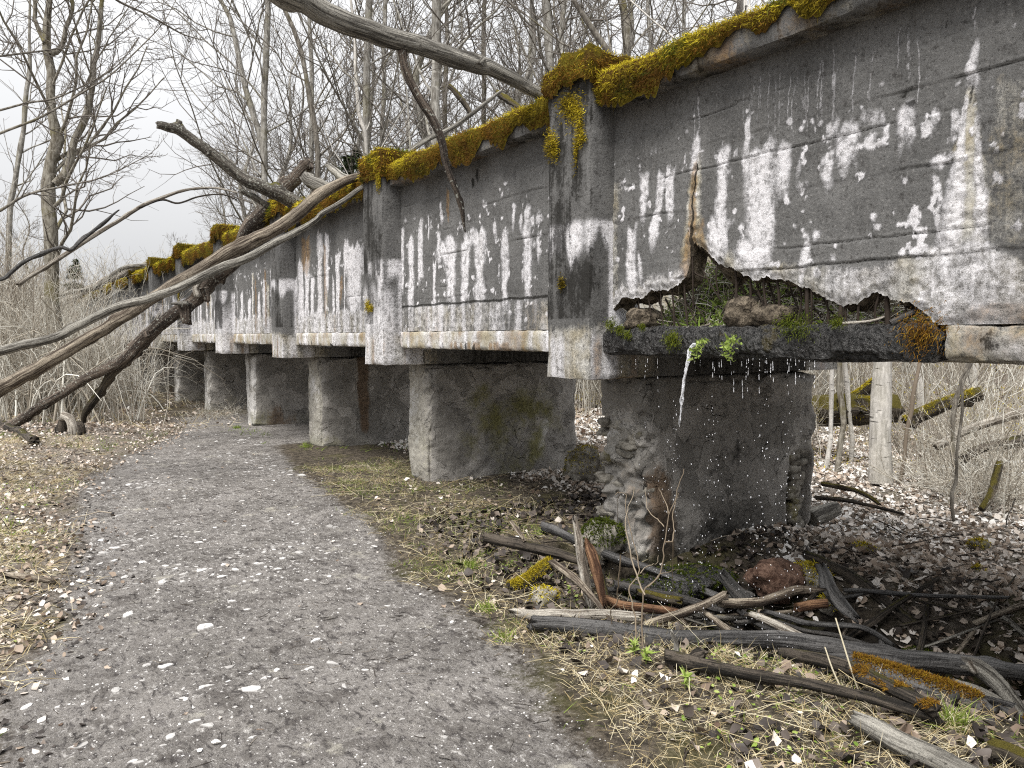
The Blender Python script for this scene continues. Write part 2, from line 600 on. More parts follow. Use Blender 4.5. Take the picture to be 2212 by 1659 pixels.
M_IRON = SH('rusted_iron', 0.8, 0.3)
M_IRON = M_IRON.done(M_IRON.mix(M_IRON.noise(40, 4, 0.7), (0.006, 0.005, 0.0045), (0.045, 0.03, 0.02)))
M_GROUND = m_ground()
M_TRDIRT = SH('channel_silt', 0.9, 0.2)
_a = M_TRDIRT.noise(20, 6, 0.7)
M_TRDIRT.bump(_a, 0.05, 1.0)
M_TRDIRT = M_TRDIRT.done(M_TRDIRT.mix(M_TRDIRT.step(_a, 0.35, 0.65), (0.02, 0.015, 0.012), (0.11, 0.09, 0.05)))
M_MOSSBED = SH('moss_bed', 0.95, 0.1)
_a = M_MOSSBED.noise(35, 5, 0.7)
_b = M_MOSSBED.noise(3.0, 4, 0.6)
M_MOSSBED.bump(_a, 0.03, 1.0)
_c = M_MOSSBED.mix(_a, (0.03, 0.022, 0.004), (0.19, 0.15, 0.015))
_c = M_MOSSBED.mix(M_MOSSBED.step(_b, 0.45, 0.6), _c, M_MOSSBED.mix(_a, (0.03, 0.018, 0.006), (0.15, 0.085, 0.015)))
M_MOSSBED = M_MOSSBED.done(_c)
M_MOSS = m_tint('moss_blades', (0.04, 0.028, 0.007), (0.33, 0.25, 0.02), (0.80, 0.69, 0.06), 0.9, 0.25, 0.1)
M_RUSTMOSS = m_tint('rusty_moss_blades', (0.05, 0.022, 0.005), (0.19, 0.095, 0.015), (0.30, 0.20, 0.02), 0.9, 0.2, 0.1)
M_GREENMOSS = m_tint('green_moss_blades', (0.02, 0.03, 0.005), (0.07, 0.09, 0.012), (0.17, 0.19, 0.02), 0.9, 0.2, 0.1)
M_STRAW = m_tint('dry_straw', (0.30, 0.22, 0.10), (0.52, 0.44, 0.26), (0.72, 0.66, 0.50), 0.7, 0.15)
M_GRASS = m_tint('fresh_grass', (0.07, 0.11, 0.015), (0.17, 0.24, 0.035), (0.32, 0.40, 0.08), 0.6, 0.3)
M_HERB = m_tint('spring_leaves', (0.12, 0.20, 0.03), (0.26, 0.36, 0.07), (0.42, 0.50, 0.16), 0.55, 0.3)
M_LEAF = m_tint('fallen_leaves', (0.07, 0.04, 0.025), (0.44, 0.36, 0.29), (0.85, 0.83, 0.80), 0.75, 0.12)
M_DARKLEAF = m_tint('wet_fallen_leaves', (0.016, 0.014, 0.013), (0.06, 0.05, 0.045), (0.22, 0.18, 0.15), 0.5, 0.05)
M_TWIG = m_tint('ground_twigs', (0.012, 0.01, 0.009), (0.05, 0.04, 0.033), (0.30, 0.26, 0.21), 0.85)
M_PEBBLE = m_tint('pale_pebbles', (0.20, 0.19, 0.18), (0.42, 0.41, 0.40), (0.62, 0.61, 0.60), 0.9)
M_BRUSH = m_tint('pale_brush_bark', (0.16, 0.13, 0.10), (0.38, 0.345, 0.285), (0.70, 0.69, 0.63), 0.85)
M_BRUSHD = m_tint('dark_brush_bark', (0.05, 0.04, 0.03), (0.16, 0.13, 0.10), (0.34, 0.30, 0.24), 0.85)
M_WATER = SH('falling_water', 0.08, 0.6)
M_WATER.b.inputs['Transmission Weight'].default_value = 0.55
M_WATER.b.inputs['IOR'].default_value = 1.33
M_WATER = M_WATER.done((0.95, 0.96, 1.0))
M_STREAM = SH('stream_water', 0.12, 0.6)
_n = M_STREAM.noise(3.0, 5, 0.6, M_STREAM.scale(M_STREAM.geo(), (3, 1, 1)))
M_STREAM.bump(_n, 0.06, 0.6)
M_STREAM = M_STREAM.done(M_STREAM.mix(M_STREAM.step(_n, 0.45, 0.62), (0.05, 0.055, 0.05), (0.8, 0.82, 0.84)))
M_SPRUCE = m_tint('spruce_needles', (0.012, 0.02, 0.009), (0.03, 0.045, 0.018), (0.07, 0.085, 0.03), 0.8)

M_BARK = m_bark('grey_bark', (0.12, 0.11, 0.095), (0.32, 0.31, 0.285), 0.3)
M_BARKD = m_bark('dark_bark', (0.07, 0.06, 0.05), (0.20, 0.185, 0.16), 0.35)
M_BARKM = m_bark('mossy_bark', (0.08, 0.068, 0.05), (0.25, 0.235, 0.20), 0.6)
M_BIRCH = m_bark('birch_bark', (0.34, 0.325, 0.30), (0.52, 0.50, 0.47), 0.15, True)
M_TWIGB = SH('twig_bark', 0.9, 0.2).done((0.15, 0.135, 0.12))
M_TWIGHAZE = SH('hazed_twig_bark', 0.9, 0.2).done((0.17, 0.155, 0.14))  # distant twigs made lighter, aerial haze put into the bark colour

WOOD_GREY = m_wood('weathered_grey_wood', (0.10, 0.092, 0.08), (0.33, 0.315, 0.28), 0.0)
WOOD_PALE = m_wood('bleached_wood', (0.15, 0.125, 0.10), (0.44, 0.41, 0.36), 0.0)
WOOD_BROWN = m_wood('brown_bark_wood', (0.035, 0.026, 0.021), (0.135, 0.108, 0.086), 0.0, lichen=0.5, patch=0.5)
WOOD_TAN = m_wood('bare_tan_wood', (0.085, 0.064, 0.048), (0.33, 0.285, 0.225), 0.0, patch=0.5)
WOOD_LICHEN = m_wood('lichen_bark_wood', (0.05, 0.043, 0.036), (0.165, 0.15, 0.13), 0.25, (0.16, 0.15, 0.03), 1.6)
WOOD_WET = m_wood('wet_black_wood', (0.012, 0.011, 0.010), (0.055, 0.05, 0.046), 0.0, wet=True)
WOOD_WETG = m_wood('wet_grey_wood', (0.018, 0.017, 0.017), (0.095, 0.092, 0.09), 0.0, wet=True, fibre=0.6)
WOOD_DARK = m_wood('dark_rotten_wood', (0.02, 0.017, 0.014), (0.09, 0.075, 0.06), 0.25, (0.10, 0.09, 0.02))
WOOD_RED = m_wood('reddish_rotten_wood', (0.06, 0.028, 0.015), (0.22, 0.125, 0.07), 0.0)
WOOD_MOSS = m_wood('mossy_wood', (0.025, 0.02, 0.016), (0.09, 0.075, 0.055), 0.75, (0.15, 0.125, 0.02))

# ------------------------------------------------------------------ terrain
_LE = np.array([(-0.9, -6), (-0.6, 0), (-0.3, 2.4), (0.0, 3.9), (0.3, 5.3), (0.4, 6.2), (0.5, 7.5), (0.72, 9.4), (1.3, 11), (2.0, 12.4), (2.8, 14.0), (3.1, 60)])
_RE = np.array([(1.8, -6), (1.85, 1.0), (1.98, 2.12), (2.12, 2.8), (2.2, 3.3), (2.31, 4.5), (2.66, 5.7), (3.0, 8.0), (3.2, 9.8), (3.5, 11.2), (9.5, 12.2), (9.5, 14.0), (5.0, 15.6), (3.1, 16.4), (3.0, 60)])


def left_edge(y):
    return np.interp(y, _LE[:, 1], _LE[:, 0])


def right_edge(y):
    y = np.asarray(y, float)
    return np.interp(y, _RE[:, 1], _RE[:, 0])


def hgt(x, y, fine=True):
    x = np.asarray(x, float)
    y = np.asarray(y, float)
    z = 0.05 * fbm(x * 0.5, y * 0.5, 0.0, 3, 5)
    z = z + 0.16 * ss(0.0, -1.6, x - left_edge(y)) * ss(22, 12, y)
    # gully running from the wet pier down to the right
    ax, ay, bx, by = 4.05, 3.5, 5.4, 0.1
    dx, dy = bx - ax, by - ay
    t = np.clip(((x - ax) * dx + (y - ay) * dy) / (dx * dx + dy * dy), 0, 1)
    d = np.hypot(x - ax - t * dx, y - ay - t * dy)
    sgn = (x - ax) * dy - (y - ay) * dx          # one sign on the path side, the other towards the leaf bank
    z = z - (0.40 + 0.25 * t) * np.exp(-(d / np.where(sgn > 0, 0.90, 0.52)) ** 2)
    # ground beyond the channel falls to the stream, then climbs
    far = ss(5.2, 6.6, x) * ss(9.0, 6.0, y)
    z = z - 0.22 * far
    sx, sy = x - 15.0, (y - 5.0)
    z = z - 0.75 * np.exp(-((sx / 3.4) ** 2)) * ss(11.5, 6.0, y)
    z = z + 2.6 * ss(17, 34, x) + 0.9 * ss(20, 60, y) * ss(-2, 12, x)
    z = z + 4.0 * ss(40, 160, np.hypot(x, y))
    if fine:
        near = ss(30, 8, np.hypot(x, y))
        onp = ss(0.15, -0.15, x - right_edge(y)) * ss(-0.15, 0.15, x - left_edge(y))
        z = z + near * (0.03 - 0.022 * onp) * fbm(x * 4, y * 4, 0.0, 3, 9) + 0.004 * near * vn(x * 18, y * 18, 0.0, 3)
    return z


def G(px, py, off=0.0):
    """where the photograph's ray meets the ground (raised by off)"""
    r = ray(px, py)
    t = np.concatenate([np.arange(1.0, 12, 0.02), np.arange(12, 80, 0.1)])
    p = CAM + t[:, None] * r
    below = p[:, 2] <= hgt(p[:, 0], p[:, 1]) + off
    i = int(np.argmax(below)) if below.any() else len(t) - 1
    return p[i]


def stretch(lo, hi, step, out_lo, out_hi, g=1.12):
    c = list(np.arange(lo, hi, step))
    s, x = step, hi
    while x < out_hi:
        c.append(x)
        s *= g
        x += s
    c.append(out_hi)
    s, x = step, lo
    pre = []
    while x > out_lo:
        s *= g
        x -= s
        pre.append(max(x, out_lo))
    return np.array(pre[::-1] + c)


gx = stretch(-1.2, 7.2, 0.045, -400, 420)
gy = stretch(0.9, 9.0, 0.045, -60, 520)
GX, GY = np.meshgrid(gx, gy, indexing='ij')
GZ = hgt(GX, GY)
pm = ss(0.22, -0.35, GX - right_edge(GY) + 0.18 * fbm(GX * 1.7, GY * 1.7, 0, 3, 2)) * ss(-0.25, 0.35, GX - left_edge(GY) + 0.2 * fbm(GX * 1.7, GY * 1.7, 0, 3, 4)) * ss(18, 15, GY)
_t = np.clip((3.55 - GY) / 3.45, 0, 1)
wet = np.clip(1.5 * np.exp(-((GX - 4.0 - 1.3 * _t) / 0.5) ** 2) * ss(4.3, 3.7, GY), 0, 1)
leafy = np.clip(ss(4.7, 5.4, GX + 0.3 * fbm(GX * 2, GY * 2, 0, 3, 44)) + ss(0.3, -0.3, GX - left_edge(GY)), 0, 1) * (1 - 0.8 * wet)
fq = gridf(len(gx), len(gy))
fpm = pm.ravel()[fq].mean(1) > 0.5
V3 = np.stack([GX, GY, GZ], -1).reshape(-1, 3)
tag(MB().add(V3, fq[~fpm], pathm=pm.ravel(), wet=wet.ravel(), leafy=leafy.ravel()).build('ground', M_GROUND), kind='structure')
tag(MB().add(V3, fq[fpm], pathm=pm.ravel(), wet=wet.ravel(), leafy=leafy.ravel()).build('path', M_GROUND), kind='structure')
wx, wy = np.meshgrid(np.linspace(11.5, 19, 40), np.linspace(-8, 9.5, 80), indexing='ij')
tag(MB().add(np.stack([wx, wy, -0.78 + 0.03 * fbm(wx * 2, wy * 2, 0, 3, 8)], -1).reshape(-1, 3), gridf(40, 80)).build('stream', M_STREAM), kind='structure')


# ------------------------------------------------------------------ blades, rocks, boxes
def blades(P, N, L, Wd, tint, rng, droop=0.0, bend=0.3, spread=0.5):
    """one narrow three-vertex-pair blade per point"""
    n = len(P)
    d = N + rng.normal(0, spread, (n, 3))
    d /= np.linalg.norm(d, axis=1, keepdims=True) + 1e-9
    sd_ = np.cross(d, rng.normal(0, 1, (n, 3)))
    sd_ /= np.linalg.norm(sd_, axis=1, keepdims=True) + 1e-9
    L = np.broadcast_to(L, (n,))[:, None]
    Wd = np.broadcast_to(Wd, (n,))[:, None]
    bv = rng.normal(0, bend, (n, 3)) * L
    bv[:, 2] -= droop * L[:, 0]
    m = P + d * L * 0.55 + bv * 0.25
    e = P + d * L + bv
    v = np.stack([P - sd_ * Wd * 0.5, P + sd_ * Wd * 0.5, m + sd_ * Wd * 0.4, m - sd_ * Wd * 0.4, e], 1).reshape(-1, 3)
    b = np.arange(n)[:, None] * 5
    return v, b + np.array([0, 1, 2, 3]), b + np.array([3, 2, 4]), np.repeat(np.clip(tint, 0, 1), 5)


def add_blades(mb, *a, mi=0, **k):
    v, q, t, ti = blades(*a, **k)
    n0 = mb.n
    mb.add(v, q, mi, tint=ti)
    mb.f.append(t.astype(np.int32) + n0)
    mb.m.append(np.full(len(t), mi, np.int32))


def rock(c, r, seed=0, n=18, rough=0.25, flat=0.0):
    th = np.linspace(0, 2 * math.pi, n, endpoint=False)
    ph = np.linspace(0.02, math.pi - 0.02, n // 2 + 2)
    T, Pp = np.meshgrid(th, ph, indexing='ij')
    d = np.stack([np.cos(T) * np.sin(Pp), np.sin(T) * np.sin(Pp), np.cos(Pp)], -1)
    d = np.sign(d) * np.abs(d) ** (1 - 0.35 * flat)
    k = 1 + rough * fbm(d[..., 0] * 1.6 + seed * 3.1, d[..., 1] * 1.6, d[..., 2] * 1.6 + seed, 4, seed) * 2
    v = np.asarray(c) + d * k[..., None] * np.asarray(r)
    return v.reshape(-1, 3), gridf(n, n // 2 + 2, True)[:, ::-1]


def box_grid(x0, x1, y0, y1, z0, z1, res):
    lo, hi = np.array([x0, y0, z0], float), np.array([x1, y1, z1], float)
    V, Fq, n0 = [], [], 0
    for ax in range(3):
        a, b = [i for i in range(3) if i != ax]
        na = max(2, int((hi[a] - lo[a]) / res) + 2)
        nb = max(2, int((hi[b] - lo[b]) / res) + 2)
        A, B = np.meshgrid(np.linspace(lo[a], hi[a], na), np.linspace(lo[b], hi[b], nb), indexing='ij')
        for s in (0, 1):
            v = np.zeros((na, nb, 3))
            v[..., a], v[..., b] = A, B
            v[..., ax] = hi[ax] if s else lo[ax]
            f = gridf(na, nb)
            if (s == 0) != (ax == 1):
                f = f[:, ::-1]
            V.append(v.reshape(-1, 3))
            Fq.append(f + n0)
            n0 += na * nb
    V = np.concatenate(V)
    return V, np.concatenate(Fq)


def erode(V, lo, hi, r, amt, disp, sc, seed):
    """worn arrises plus positional noise, the same at shared edges"""
    lo, hi = np.asarray(lo, float), np.asarray(hi, float)
    d = np.minimum(V - lo, hi - V)
    s = np.sort(d, axis=1)[:, 1]
    w = np.clip(1 - s / r, 0, 1) * (0.35 + 0.65 * ss(-0.3, 0.4, fbm(V[:, 0] * 7, V[:, 1] * 7, V[:, 2] * 7, 3, seed)))
    c = (lo + hi) / 2
    near = np.clip(1 - d / r, 0, 1)
    out = V - np.sign(V - c) * near * (w * amt)[:, None]
    for k in range(3):
        out[:, k] += disp * fbm(V[:, 0] * sc, V[:, 1] * sc, V[:, 2] * sc, 4, seed + 31 * k)
    return out


def moss_tint(P, rng, n):
    return 0.45 + 0.5 * fbm(P[:, 0] * 3, P[:, 1] * 3, P[:, 2] * 3, 3, 77) + rng.normal(0, 0.17, n)


def moss_blades(mb, P, N, L, Wd, ti, rng):
    """yellow moss with rusty brown and dark green patches"""
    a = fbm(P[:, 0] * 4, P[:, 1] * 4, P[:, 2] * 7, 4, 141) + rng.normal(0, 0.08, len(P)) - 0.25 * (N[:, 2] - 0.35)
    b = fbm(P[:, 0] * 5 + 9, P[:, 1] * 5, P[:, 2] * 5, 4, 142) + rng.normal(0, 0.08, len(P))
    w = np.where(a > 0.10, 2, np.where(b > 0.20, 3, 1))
    for mi in (1, 2, 3):
        k = w == mi
        if k.any():
            add_blades(mb, P[k], N[k], L[k] * (0.8 if mi == 2 else 1), Wd, ti[k] + (0.1 if mi > 1 else 0), rng, mi=mi, droop=0.5, bend=0.4)


# ------------------------------------------------------------------ the aqueduct
PITCH = 3.3
WX = 3.63


def post_y(k):
    return 4.05 + PITCH * k, 4.53 + PITCH * k


AQ = empty('concrete_aqueduct', (4.87, 4.3, 0))
tag(AQ, 'long decaying concrete water channel carried on thick piers, moss along its coping', 'aqueduct')


def yz(px, py, X=WX):
    p = atX(px, py, X)
    return p[1], p[2]


class Stain:
    def __init__(self, Y, Z):
        self.Y, self.Z = Y, Z
        self.c = np.zeros(Y.shape + (4,), np.float32)
        self.g = np.zeros(Y.shape, np.float32)

    def put(self, ch, a):
        self.c[..., ch] = np.maximum(self.c[..., ch], a)

    def streak(self, y, zt, zb, w, amp=0.8, ch=0, y2=None, w2=None, seed=0):
        Y, Z = self.Y, self.Z
        t = np.clip((zt - Z) / max(zt - zb, 1e-3), 0, 1)
        yc = y + ((y2 if y2 is not None else y) - y) * t + 0.012 * vn(Z * 9, seed * 1.7, 0, 3) + 0.006 * vn(Z * 30, seed, 0, 4)
        ww = (w + ((w2 if w2 is not None else w) - w) * t) * 0.5 * (1 + 0.35 * vn(Z * 7, seed * 2.3, 0, 6))
        a = ss(1.45, 0.4, np.abs(Y - yc) / np.maximum(ww, 0.004))
        jt = 0.05 * vn(Y * 22, seed, 0, 9)
        a = a * ss(zt + 0.03, zt - 0.04, Z + jt) * ss(zb - 0.12, zb + 0.08, Z + 1.6 * jt)
        self.put(ch, amp * a)

    def px(self, x, yt, yb, w, amp=0.8, ch=0, x2=None, w2=None, X=WX):
        y, zt = yz(x, yt, X)
        yb_, zb = yz(x2 if x2 is not None else x, yb, X)
        ya, _ = yz(x - w / 2, yt, X)
        yc, _ = yz(x + w / 2, yt, X)
        ww = abs(ya - yc)
        k = abs(x * 13 + yt * 7) % 91
        self.streak(y, zt, zb, ww, amp, ch, yb_, ww * (w2 / w) if w2 else None, k)

    def spot(self, x, y, w, h=None, amp=0.8, ch=0, X=WX):
        cy_, cz = yz(x, y, X)
        ya, _ = yz(x - w / 2, y, X)
        yb, _ = yz(x + w / 2, y, X)
        rw = abs(ya - yb) / 2
        rh = rw * (h or w) / w
        d = np.hypot((self.Y - cy_) / rw, (self.Z - cz) / rh) + 0.9 * fbm(self.Y * 25, self.Z * 25, 0, 3, int(x))
        self.put(ch, amp * ss(1.5, 0.2, d))

    def dark_dots(self, n, seed, amp=0.7):
        v = fbm(self.Y * 11, self.Z * 11, seed * 1.3, 4, seed)
        self.put(2, amp * ss(n, n + 0.25, v))


FORM = [1.72, 1.975, 2.09, 2.385, 2.62, 2.765, 2.935]


def form_lines(Y, Z, seed):
    """shuttering-board joints: shallow grooves with broken lips"""
    r = np.zeros(Y.shape)
    for i, z0 in enumerate(FORM):
        on = ss(-0.2, 0.25, vn(Y * 1.6, i * 3.3, seed, 12) + 0.3 * vn(Y * 7, i, seed, 13))
        zz = Z - z0 - 0.012 * fbm(Y * 5, i, seed, 4, 21) + 0.003 * (i % 3 - 1) * (Y % 3)
        r += on * (0.006 * np.exp(-(zz / 0.005) ** 2) - 0.003 * np.exp(-((zz - 0.012) / 0.008) ** 2))
        r -= 0.0015 * np.tanh((zz) / 0.004) * np.exp(-np.abs(zz) / 0.12) * ((i % 2) * 2 - 1)
    return r


HOLE_PX = [(1312, 690), (1325, 667), (1345, 644), (1387, 643), (1405, 623), (1427, 629.5), (1448, 622), (1462, 619), (1473, 603), (1483, 594),
           (1489, 560), (1496, 532), (1501, 527), (1507, 532), (1532, 547.5), (1553, 572), (1583, 579.5), (1605, 597), (1637, 604), (1655, 601),
           (1696, 606), (1735, 620.6), (1762, 635), (1783, 645.5), (1815, 658), (1851, 654), (1885, 631), (1922, 642), (1967, 656), (1990, 672),
           (2011, 692), (2025, 706)]
_hp = np.array([yz(*p) for p in HOLE_PX])[::-1]          # increasing Y
HOLE_Y0, HOLE_Y1 = _hp[0, 0], _hp[-1, 0]


def hole_z(Y):
    z = np.interp(Y, _hp[:, 0], _hp[:, 1])
    z = z + 0.018 * fbm(Y * 22, 0.0, 0, 4, 41) + 0.006 * vn(Y * 110, 0, 0, 43)
    return np.where((Y > HOLE_Y0) & (Y < HOLE_Y1), np.maximum(z, 1.665), 1.655)


def wall_panel(k):
    y0, y1 = post_y(k)[1], post_y(k + 1)[0]
    res = {-1: 0.009, 0: 0.012, 1: 0.016, 2: 0.022}.get(k, 0.05)
    ys = np.linspace(y0, y1, int((y1 - y0) / res))
    if k == -1:
        ex = np.concatenate([np.linspace(q - 0.012, q + 0.012, 9) for q in _hp[:, 0]])
        ys = np.unique(np.concatenate([ys[ys > 1.20], ys[ys <= 1.20][::4], ex[(ex > y0) & (ex < y1)]]))
    nz = int(1.5 / res)
    zl = hole_z(ys) if k == -1 else np.full(len(ys), 1.655)
    v = np.linspace(0, 1, nz)
    Y = np.repeat(ys[:, None], nz, 1)
    Z = zl[:, None] + (3.16 - zl[:, None]) * v[None, :]
    st = Stain(Y, Z)
    rng = np.random.default_rng(100 + k)
    if k == -1:
        # the crack with its lime and rust fan
        st.px(1509, 195, 285, 4, 0.55, 0)
        st.px(1507, 280, 350, 10, 0.9, 0, 1504, 26)
        st.px(1506, 318, 615, 16, 0.75, 3, 1492, 66)
        st.px(1505, 345, 612, 12, 0.8, 1, 1488, 40)
        st.px(1513, 470, 560, 22, 0.7, 1, 1518, 26)
        st.px(1507, 350, 445, 3, 0.8, 2, 1500, 4)
        st.px(1500, 440, 600, 4, 0.95, 2, 1490, 13)
        for a in [(1559, 331, 567, 29), (1641, 305, 575, 60), (1690, 310, 422, 30), (1616, 268, 345, 11), (1610, 345, 390, 14), (1648, 420, 575, 42),
                  (1828, 282, 340, 42), (1956, 222, 262, 44), (1957, 255, 300, 36), (2022, 248, 288, 30), (2064, 244, 290, 22), (1668, 420, 458, 12),
                  (1449, 356, 456, 15), (1390, 372, 465, 19), (1444, 353, 445, 13), (1365, 481, 655, 20), (1383, 545, 582, 12), (1741, 500, 552, 5),
                  (1790, 335, 385, 20), (1840, 300, 345, 26), (1780, 350, 372, 16), (1548, 480, 590, 40), (1624, 520, 600, 60), (1725, 350, 376, 14)]:
            st.px(*a, 0.8, 0)
        st.px(1432, 358, 524, 17, 0.85, 0, 1410, 20)
        st.px(1326, 388, 660, 26, 0.55, 3)
        st.px(1318, 380, 690, 12, 0.7, 0)
        st.px(1741, 500, 560, 6, 0.8, 0, 1741, 34)
        # slanting band that follows a board joint
        for i in range(9):
            x = 1795 + i * 14
            st.px(x, 268 - i * 3.4, 292 - i * 4.4, 18, 0.8, 0)
        for i in range(11):
            x = 1812 + i * 9.5
            st.spot(x, 328 - i * 1.9, 14, 17, 0.8)
        for x, y in [(2019, 388), (2023, 405), (2029, 425), (2028, 450), (2026, 475), (2028, 497), (2036, 508), (2043, 514)]:
            st.spot(x, y, 16, 30, 0.85)
        # right-hand crack: narrow lime above, a wide crust below
        st.px(2104, 28, 84, 4, 0.6, 0)
        st.px(2103, 84, 122, 20, 0.95, 0)
        st.px(2102, 118, 188, 17, 0.95, 0, 2100, 26)
        st.px(2098, 205, 560, 22, 0.8, 3, 2080, 120)
        st.px(2086, 225, 560, 12, 0.9, 0, 2050, 60)
        st.px(2112, 225, 500, 7, 0.7, 0, 2118, 40)
        st.px(2102, 185, 215, 10, 0.9, 2)
        tan = ss(0, 0.1, yz(2112, 300)[0] - Y) * ss(2.80, 2.66, Z + 0.05 * fbm(Y * 9, Z * 9, 0, 3, 8)) * ss(1.9, 2.05, Z)
        st.put(3, tan * 0.42)
        st.put(1, tan * (0.22 + 0.25 * fbm(Y * 5, Z * 5, 0, 3, 15)))
        st.put(2, 0.75 * ss(0.12, 0.35, fbm(Y * 9, Z * 14, 0, 3, 18)) * np.exp(-((Z - 2.72) / 0.06) ** 2) * ss(2.5, 1.9, Y))
        for x, y, w in [(2193, 55, 9), (1905, 183, 12), (1722, 223, 5), (1861, 232, 9), (1705, 263, 14), (1730, 279, 14), (1738, 262, 9), (1815, 357, 14),
                        (1798, 330, 18), (1887, 470, 16), (1897, 490, 16), (1767, 506, 22), (1734, 496, 9), (2030, 347, 30), (1730, 406, 24), (1626, 244, 6),
                        (1615, 240, 8), (1483, 284, 9), (1467, 300, 6), (2142, 190, 8), (1994, 268, 12), (2060, 300, 12), (1770, 268, 12), (1880, 306, 30),
                        (1574, 370, 18), (1575, 480, 20), (1600, 490, 15), (1740, 508, 14), (1800, 560, 16), (1985, 552, 20), (1500, 250, 6), (1960, 305, 10)]:
            st.spot(x, y, w, None, 0.75)
        top = [(1600, 582), (1660, 572), (1740, 562), (1790, 568), (1850, 574), (1950, 548), (2030, 525), (2120, 500), (2180, 540), (2300, 560)]
        q = np.array([yz(*p) for p in top])[::-1]
        base = ss(0.03, -0.05, Z - np.interp(Y, q[:, 0], q[:, 1]) + 0.05 * fbm(Y * 7, Z * 7, 0, 4, 16)) * ss(3.02, 2.9, Y)
        st.put(3, base * (0.62 + 0.25 * fbm(Y * 6, Z * 2, 0, 3, 19)))
        st.put(0, base * (0.5 + 0.6 * fbm(Y * 5, Z * 1.5, 0, 3, 20)))
        st.put(1, base * ss(0.1, 0.5, fbm(Y * 4, Z * 2.5, 0, 3, 26)) * 0.55)
        st.put(2, base * ss(0.18, 0.4, fbm(Y * 5.5, Z * 0.7, 0, 3, 27)) * 0.35)
        rim = ss(0.16, 0.02, Z - zl[:, None]) * ss(HOLE_Y0 - 0.1, HOLE_Y0 + 0.2, Y) * (Y < HOLE_Y1)
        st.put(0, rim * ss(3.3, 3.4, Y) * 0.6)
        st.put(3, rim * 0.7)
        for x in rng.uniform(1480, 2000, 26):                        # faint drips under the coping
            y_, z_ = yz(x, 250 - (x - 1480) * 0.3)
            st.streak(y_, 3.02 + rng.uniform(-0.05, 0.05), 2.75 + rng.uniform(-0.1, 0.12), 0.008, 0.42, 0, seed=x)
        st.put(1, ss(1.80, 1.70, Z) * ss(1.9, 1.6, Y) * (0.6 + 0.6 * fbm(Y * 5, Z * 5, 0, 3, 31)))
    elif k == 0:
        for a in [(888, 510, 668, 14), (909, 475, 600, 11), (974, 512, 655, 26), (1004, 515, 660, 17), (1037, 492, 660, 22), (1091, 490, 655, 19),
                  (1139, 452, 660, 16), (948, 495, 560, 8), (870, 500, 640, 6), (938, 560, 660, 7), (1023, 500, 540, 40), (963, 520, 560, 40),
                  (1070, 480, 515, 8), (1109, 432, 466, 6), (952, 440, 470, 4), (1126, 462, 490, 6), (1162, 505, 560, 8), (925, 470, 520, 4)]:
            st.px(*a, 0.75, 0)
        st.px(1040, 490, 660, 8, 0.6, 3)
        st.px(968, 402, 470, 7, 0.8, 1)
        for x, y, w in [(1109, 445, 8), (1126, 472, 9), (1165, 470, 16), (1150, 478, 12), (1092, 397, 7), (955, 473, 12), (952, 447, 4), (1155, 530, 10), (1080, 410, 4)]:
            st.spot(x, y, w, None, 0.8)
        lo = ss(1.93, 1.87, Z + 0.03 * fbm(Y * 6, Z * 6, 0, 3, 3))
        st.put(3, lo * (0.42 + 0.35 * fbm(Y * 4, Z * 1.5, 0, 3, 5)))
        st.put(0, lo * (0.42 + 0.8 * fbm(Y * 14, Z * 1.3, 0, 3, 6)))
        st.put(1, lo * ss(0.05, 0.45, fbm(Y * 5, Z * 0.8, 0, 3, 9)) * 0.6 + lo * ss(5.35, 5.0, Y) * 0.35)
        st.put(2, 0.8 * np.exp(-((Z - 1.915 - 0.012 * fbm(Y * 6, 0, 0, 3, 2)) / 0.014) ** 2))
        for x, y, w in [(1030, 378, 10), (1022, 392, 8), (984, 395, 7)]:
            st.spot(x, y, w, w * 1.6, 0.8, 2)
    else:
        if k == 1:
            for a in [(765, 528, 668, 34), (748, 520, 600, 10), (706, 506, 630, 9), (691, 500, 690, 12), (663, 560, 680, 10), (730, 545, 680, 8), (675, 600, 690, 9), (648, 560, 700, 8)]:
                st.px(*a, 0.75, 0)
            st.px(660, 512, 590, 20, 0.75, 1)
            st.px(692, 500, 650, 8, 0.6, 3)
        n = 22
        for i in range(n):
            y_ = rng.uniform(y0, y1)
            zt = 2.32 + rng.normal(0, 0.17)
            w_ = rng.choice([0.03, 0.05, 0.09, 0.15])
            st.streak(y_, zt, rng.uniform(1.7, 2.0), w_, rng.uniform(0.5, 0.85), 0, seed=i + k)
        for i in range(4):
            y_ = rng.uniform(y0, y1)
            st.streak(y_, rng.uniform(2.3, 3.1), rng.uniform(1.7, 2.1), rng.uniform(0.06, 0.2), 0.75, int(rng.choice([1, 3])), seed=i * 5 + k)
        lo = ss(1.97, 1.87, Z + 0.06 * fbm(Y * 6, Z * 6, 0, 3, 3 + k))
        st.put(0, lo * (0.45 + 0.6 * fbm(Y * 12, Z * 1.3, 0, 3, 6 + k)))
        st.put(3, lo * 0.5)
        st.put(1, lo * ss(0.1, 0.45, fbm(Y * 5, Z * 0.8, 0, 3, 9 + k)) * 0.6)
    st.put(0, 0.8 * ss(0.32, 0.48, fbm(Y * 20, Z * 15, k, 4, 51)) * ss(2.95, 2.6, Z + 0.2 * fbm(Y * 2, Z * 2, k, 2, 52)))
    # joints between boards show as dark hairlines, broken along their length
    for i, z0 in enumerate(FORM):
        on = ss(-0.1, 0.3, vn(Y * 1.6, i * 3.3, k, 12) + 0.3 * vn(Y * 7, i, k, 13))
        zz = Z - z0 - 0.012 * fbm(Y * 5, i, k, 4, 21) + 0.003 * (i % 3 - 1) * (Y % 3)
        st.put(2, 0.55 * on * np.exp(-(zz / 0.0055) ** 2))
